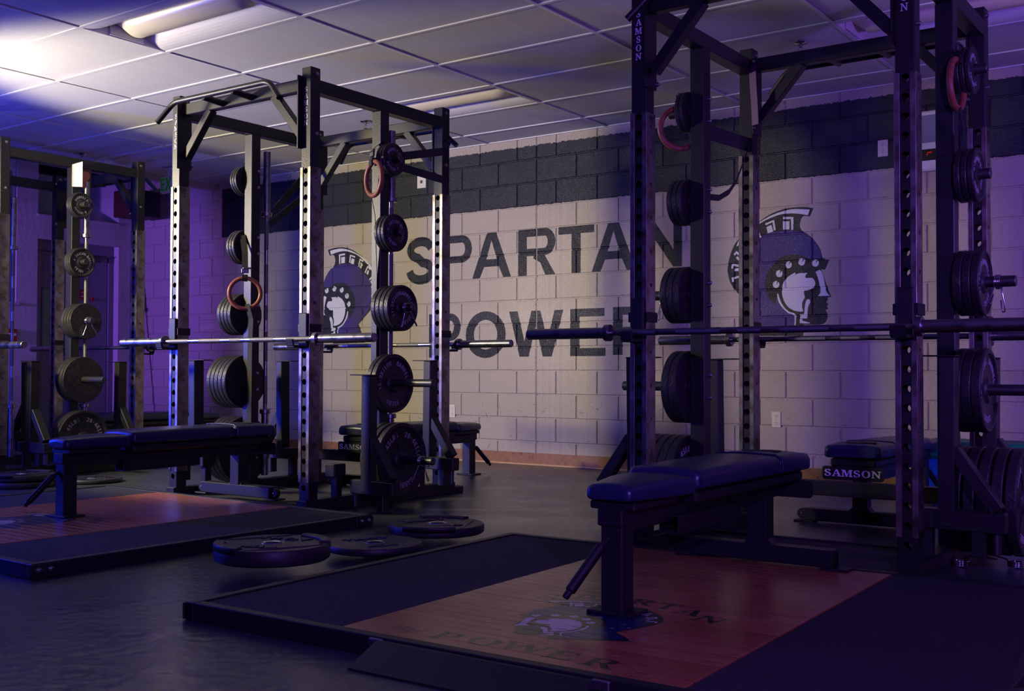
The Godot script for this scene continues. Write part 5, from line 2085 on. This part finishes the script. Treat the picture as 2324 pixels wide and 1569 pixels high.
	spring_collar(V(4.119 + 0.165, 1.188, 2.845), Basis(V(1, 0, 0), -0.3), "spring collar on the middle peg at the right of the right rack")
	spring_collar(V(2.878 - 0.165, 1.188, 2.845), Basis(V(1, 0, 0), 0.2), "spring collar on the middle peg at the left of the right rack, half hidden")
	spring_collar(V(4.150, 0.0175, 2.965), Basis(V(0, 1, 0), V(-1, 0, 0), V(0, 0, 1)) * Basis(V(1, 0, 0), 1.9), "spring collar lying on the floor at the foot of the right rack's right post")
	spring_collar(V(4.345, 0.0175, 2.86), Basis(V(0, 1, 0), V(-1, 0, 0), V(0, 0, 1)) * Basis(V(1, 0, 0), 2.4), "spring collar on the floor at the photo's right edge, below the big plates")
	# spotter arms
	var arms = [
		[RA, 1, -0.25, 0.0, "spotter arm stored at the front right of the far left rack"], [RA, -1, -1.0, 0.0, "spotter arm stored at the back left of the far left rack"], [RA, 1, -1.0, 0.0, "spotter arm stored at the back right of the far left rack"],
		[RB, -1, -0.25, 0.0, "spotter arm stored at the front left of the middle rack, half behind the post"], [RB, -1, -1.0, 0.0, "spotter arm stored at the back left of the middle rack"], [RB, 1, -1.0, 0.0, "spotter arm stored at the back right of the middle rack, before the far bench"],
		[RC, -1, -0.25, -0.06, "spotter arm stored at the front left of the right rack, half behind the post"], [RC, -1, -1.0, 0.0, "spotter arm stored at the back left of the right rack"], [RC, 1, -0.25, 0.0, "spotter arm stored at the front right of the right rack, beside the plates"], [RC, 1, -1.0, 0.0, "spotter arm stored at the back right of the right rack, behind the plates"]]
	for a in arms:
		spotter_arm(a[0].position + V(a[1] * (PX + PW / 2 + 0.048 - a[3]), 0.0, a[2]), a[1], a[4], -0.012)
	spotter_arm(V(0.944, -0.09, 3.10), 1, "spotter arm standing on the floor at the front right of the middle rack", -0.008, true)
	# platforms
	var pb = make_platform("wooden lifting platform in front of the middle rack, partly cut by the left edge", V(0.163, 0, 4.44), -0.021, 1.19, 1.87, 0.593, 0.0, [-0.90, 0.89], wood_picture(1.186, 1.79, Vector2(0.593, 1.20), 3, false))
	var pc = make_platform("wooden lifting platform in front of the right rack, nearest the camera", V(3.535, 0, 4.52), 0.021, 1.195, 1.87, 0.548, 0.0, [-0.89, 0.892], wood_picture(1.096, 1.782, Vector2(0.565, 1.30), 4, true))
	for e in [[pb, V(0.163, 0, 4.44), RB], [pc, V(3.535, 0, 4.52), RC]]:
		var inv: Transform3D = e[0].transform.affine_inverse()
		var c: Vector3 = inv * (e[2].position + V(0, 0, -0.34))
		var b := Mb.new()
		b.box(V(c.x, 0.012, c.z), V(1.06, 0.022, 0.66), 0.003, Transform3D.IDENTITY)
		put("inner_mat", b, M.mat, e[0])
		b = Mb.new()
		b.box(V(c.x, 0.016, c.z - 0.345), V(1.06, 0.030, 0.03), 0.003)
		put("inner_rail", b, M.paint_dark, e[0])
	# ramp on the near platform
	var rb := Mb.new()
	var inv2: Transform3D = pc.transform.affine_inverse()
	var ra: Vector3 = inv2 * V(3.20, 0.0, 5.47)
	var rc: Vector3 = inv2 * V(3.90, 0.0, 5.47)
	var z0 := 0.938
	rb.prism(pts([0, 0.054, 0.02, 0.056, 0.135, 0.006, 0.135, 0.0, 0.02, 0.0, 0.0, 0.0]), rc.x - ra.x, Transform3D(Basis(V(0, 0, 1), V(0, 1, 0), V(-1, 0, 0)), V(ra.x, 0.0, z0)))
	put("ramp", rb, M.paint_dark, pc)
	rb = Mb.new()
	rb.box(V(ra.x - 0.012, 0.045, z0 + 0.008), V(0.05, 0.026, 0.012), 0.003)
	rb.box(V(rc.x + 0.012, 0.045, z0 + 0.008), V(0.05, 0.026, 0.012), 0.003)
	put("ramp_hinge", rb, M.bolt, pc)
	# benches
	make_bench("blue-padded flat bench on the near platform, in front of the right rack", V(3.565, 0.056, 4.84), 0.0, false)
	make_bench("blue-padded flat bench on the middle rack's platform, at left", V(0.16, 0.056, 4.57), 0.0, true)
	make_bench("blue-padded flat bench behind the right rack, showing its lettered plate", V(3.43, 0.0, 0.80), PI, true)
	make_bench("dark padded flat bench by the painted wall, behind the middle rack", V(0.04, 0.0, 0.93), PI, true)
	make_bench("blue-padded flat bench behind the far left rack", V(-3.10, 0.0, 0.90), PI, true)
	# bumper plates on the floor
	var bp := bumper_proto(0.225, 0.066, true)
	var thin := bumper_proto(0.210, 0.034, false)
	var mid := bumper_proto(0.225, 0.046, true)
	var floor_plates = [
		[bp, V(2.018, 0.0, 4.79), 0.9, "black bumper plate under another, by the near platform's front left corner"], [bp, V(2.005, 0.067, 4.785), 0.35, "thick black bumper plate on top of the pair between the two platforms"],
		[thin, V(2.04, 0.0, 4.225), 0.5, "thin black bumper plate lying between the two stacks, underneath"], [thin, V(2.035, 0.035, 4.23), 1.1, "thin black bumper plate lying between the two stacks, topmost"],
		[mid, V(1.99, 0.0, 3.75), 2.0, "black bumper plate under another in the farther stack"], [mid, V(1.985, 0.047, 3.745), 1.25, "black bumper plate on top of the farther stack, near the painted wall's floor"],
		[bp, V(4.97, 0.0, 5.36), 0.2, "black bumper plate at the bottom right corner, under another"], [bp, V(4.96, 0.067, 5.35), 0.6, "black bumper plate at the bottom right corner of photo, topmost"],
		[mid, V(-1.90, 0.0, 3.55), 0.4, "black bumper plate on the floor at the left edge, under another"], [mid, V(-1.905, 0.047, 3.55), 1.0, "black bumper plate on the floor at the left edge, topmost of its stack"],
		[thin, V(-1.78, 0.0, 3.08), 0.0, "thin black bumper plate flat on the floor behind the left bench"]]
	var used := {}
	for f in floor_plates:
		var o: Node3D = f[0]
		if used.has(f[0]):
			o = f[0].duplicate()
			o.name = "bumper_plate"
			add_child(o, true)
		used[f[0]] = true
		o.position = f[1]
		o.rotation.y = f[2]
		tag(o, f[3], "bumper plate", "bumper plates on the floor")
	# rings
	make_ring("wooden gymnastic ring facing the camera on the middle rack's left plate post", V(-0.400, 1.322, 2.865), 49.0, [[[V(-0.405, 1.46, 2.86), V(-0.42, 1.60, 2.85), V(-0.47, 1.72, 2.83)], V(0.03, 0, -0.025)], [[V(-0.375, 1.25, 2.868), V(-0.365, 1.15, 2.84), V(-0.395, 0.95, 2.822), V(-0.40, 0.6, 2.82), V(-0.40, 0.28, 2.82)], V(0.045, 0, 0)]])
	make_ring("wooden gymnastic ring hung nearly edge-on at the middle rack's right plate post", V(0.795, 1.965, 2.905), -20.0, [[[V(0.78, 2.09, 2.90), V(0.75, 2.16, 2.86), V(0.765, 2.21, 2.80), V(0.80, 2.15, 2.78)], V(0.03, 0, 0.015)], [[V(0.77, 1.87, 2.90), V(0.755, 1.75, 2.85), V(0.75, 1.4, 2.825), V(0.745, 0.85, 2.82)], V(0.02, 0, 0.02)]], 0.1)
	make_ring("reddish wooden ring half hidden behind the right rack's left plate post", V(2.815, 2.02, 2.86), 40.0, [[[V(2.82, 2.13, 2.86), V(2.83, 2.16, 2.86)], V(0.03, 0, 0)]])
	make_ring("reddish wooden ring beside the top plates at the right of the right rack", V(4.150, 2.02, 2.955), 88.0, [[[V(4.15, 2.13, 2.95), V(4.16, 2.16, 2.88)], V(0.0, 0, 0.03)], [[V(4.165, 1.92, 2.96), V(4.17, 1.82, 2.92), V(4.155, 1.70, 2.89)], V(0.0, 0, 0.03)]])
	# bands
	make_band("black exercise band stretched from the middle rack's top right plates to its back post", [[sag(V(0.80, 2.115, 2.765), V(0.772, 2.245, 2.22), 0.0), V(0, 0.05, 0)], [sag(V(0.80, 2.075, 2.765), V(0.772, 2.06, 2.22), 0.0), V(0, 0.05, 0)], [[V(0.772, 2.245, 2.22), V(0.7725, 2.30, 2.18), V(0.770, 2.33, 2.14), V(0.73, 2.335, 2.139)], V(0, 0.05, 0)]], M.band)
	make_band("black exercise band stretched diagonally from the middle rack's left upright bar", [[sag(V(-0.392, 1.87, 2.655), V(-0.398, 2.30, 2.225), 0.0), V(0, 0.045, 0)], [sag(V(-0.392, 1.81, 2.655), V(-0.398, 2.12, 2.225), 0.0), V(0, 0.045, 0)]], M.band)
	make_band("black exercise band sagging between the right rack's left plate post and back post", [[sag(V(2.93, 2.00, 2.806), V(2.935, 2.02, 2.29), 0.0), V(0, 0.075, 0)], [[V(2.935, 2.03, 2.292), V(2.942, 1.98, 2.33), V(2.945, 1.90, 2.40), V(2.945, 1.80, 2.48), V(2.944, 1.73, 2.57), V(2.94, 1.685, 2.68), V(2.93, 1.675, 2.80)], V(0.01, 0.03, 0.0)]], M.band)
	make_band("violet exercise band hanging from the top of the right rack's back left post", [[[V(2.962, 2.44, 2.31), V(2.966, 2.36, 2.312), V(2.975, 2.22, 2.312), V(2.978, 2.12, 2.308)], V(0.045, 0, 0.02)]], M.violet_band)
	small_things()
	outside()
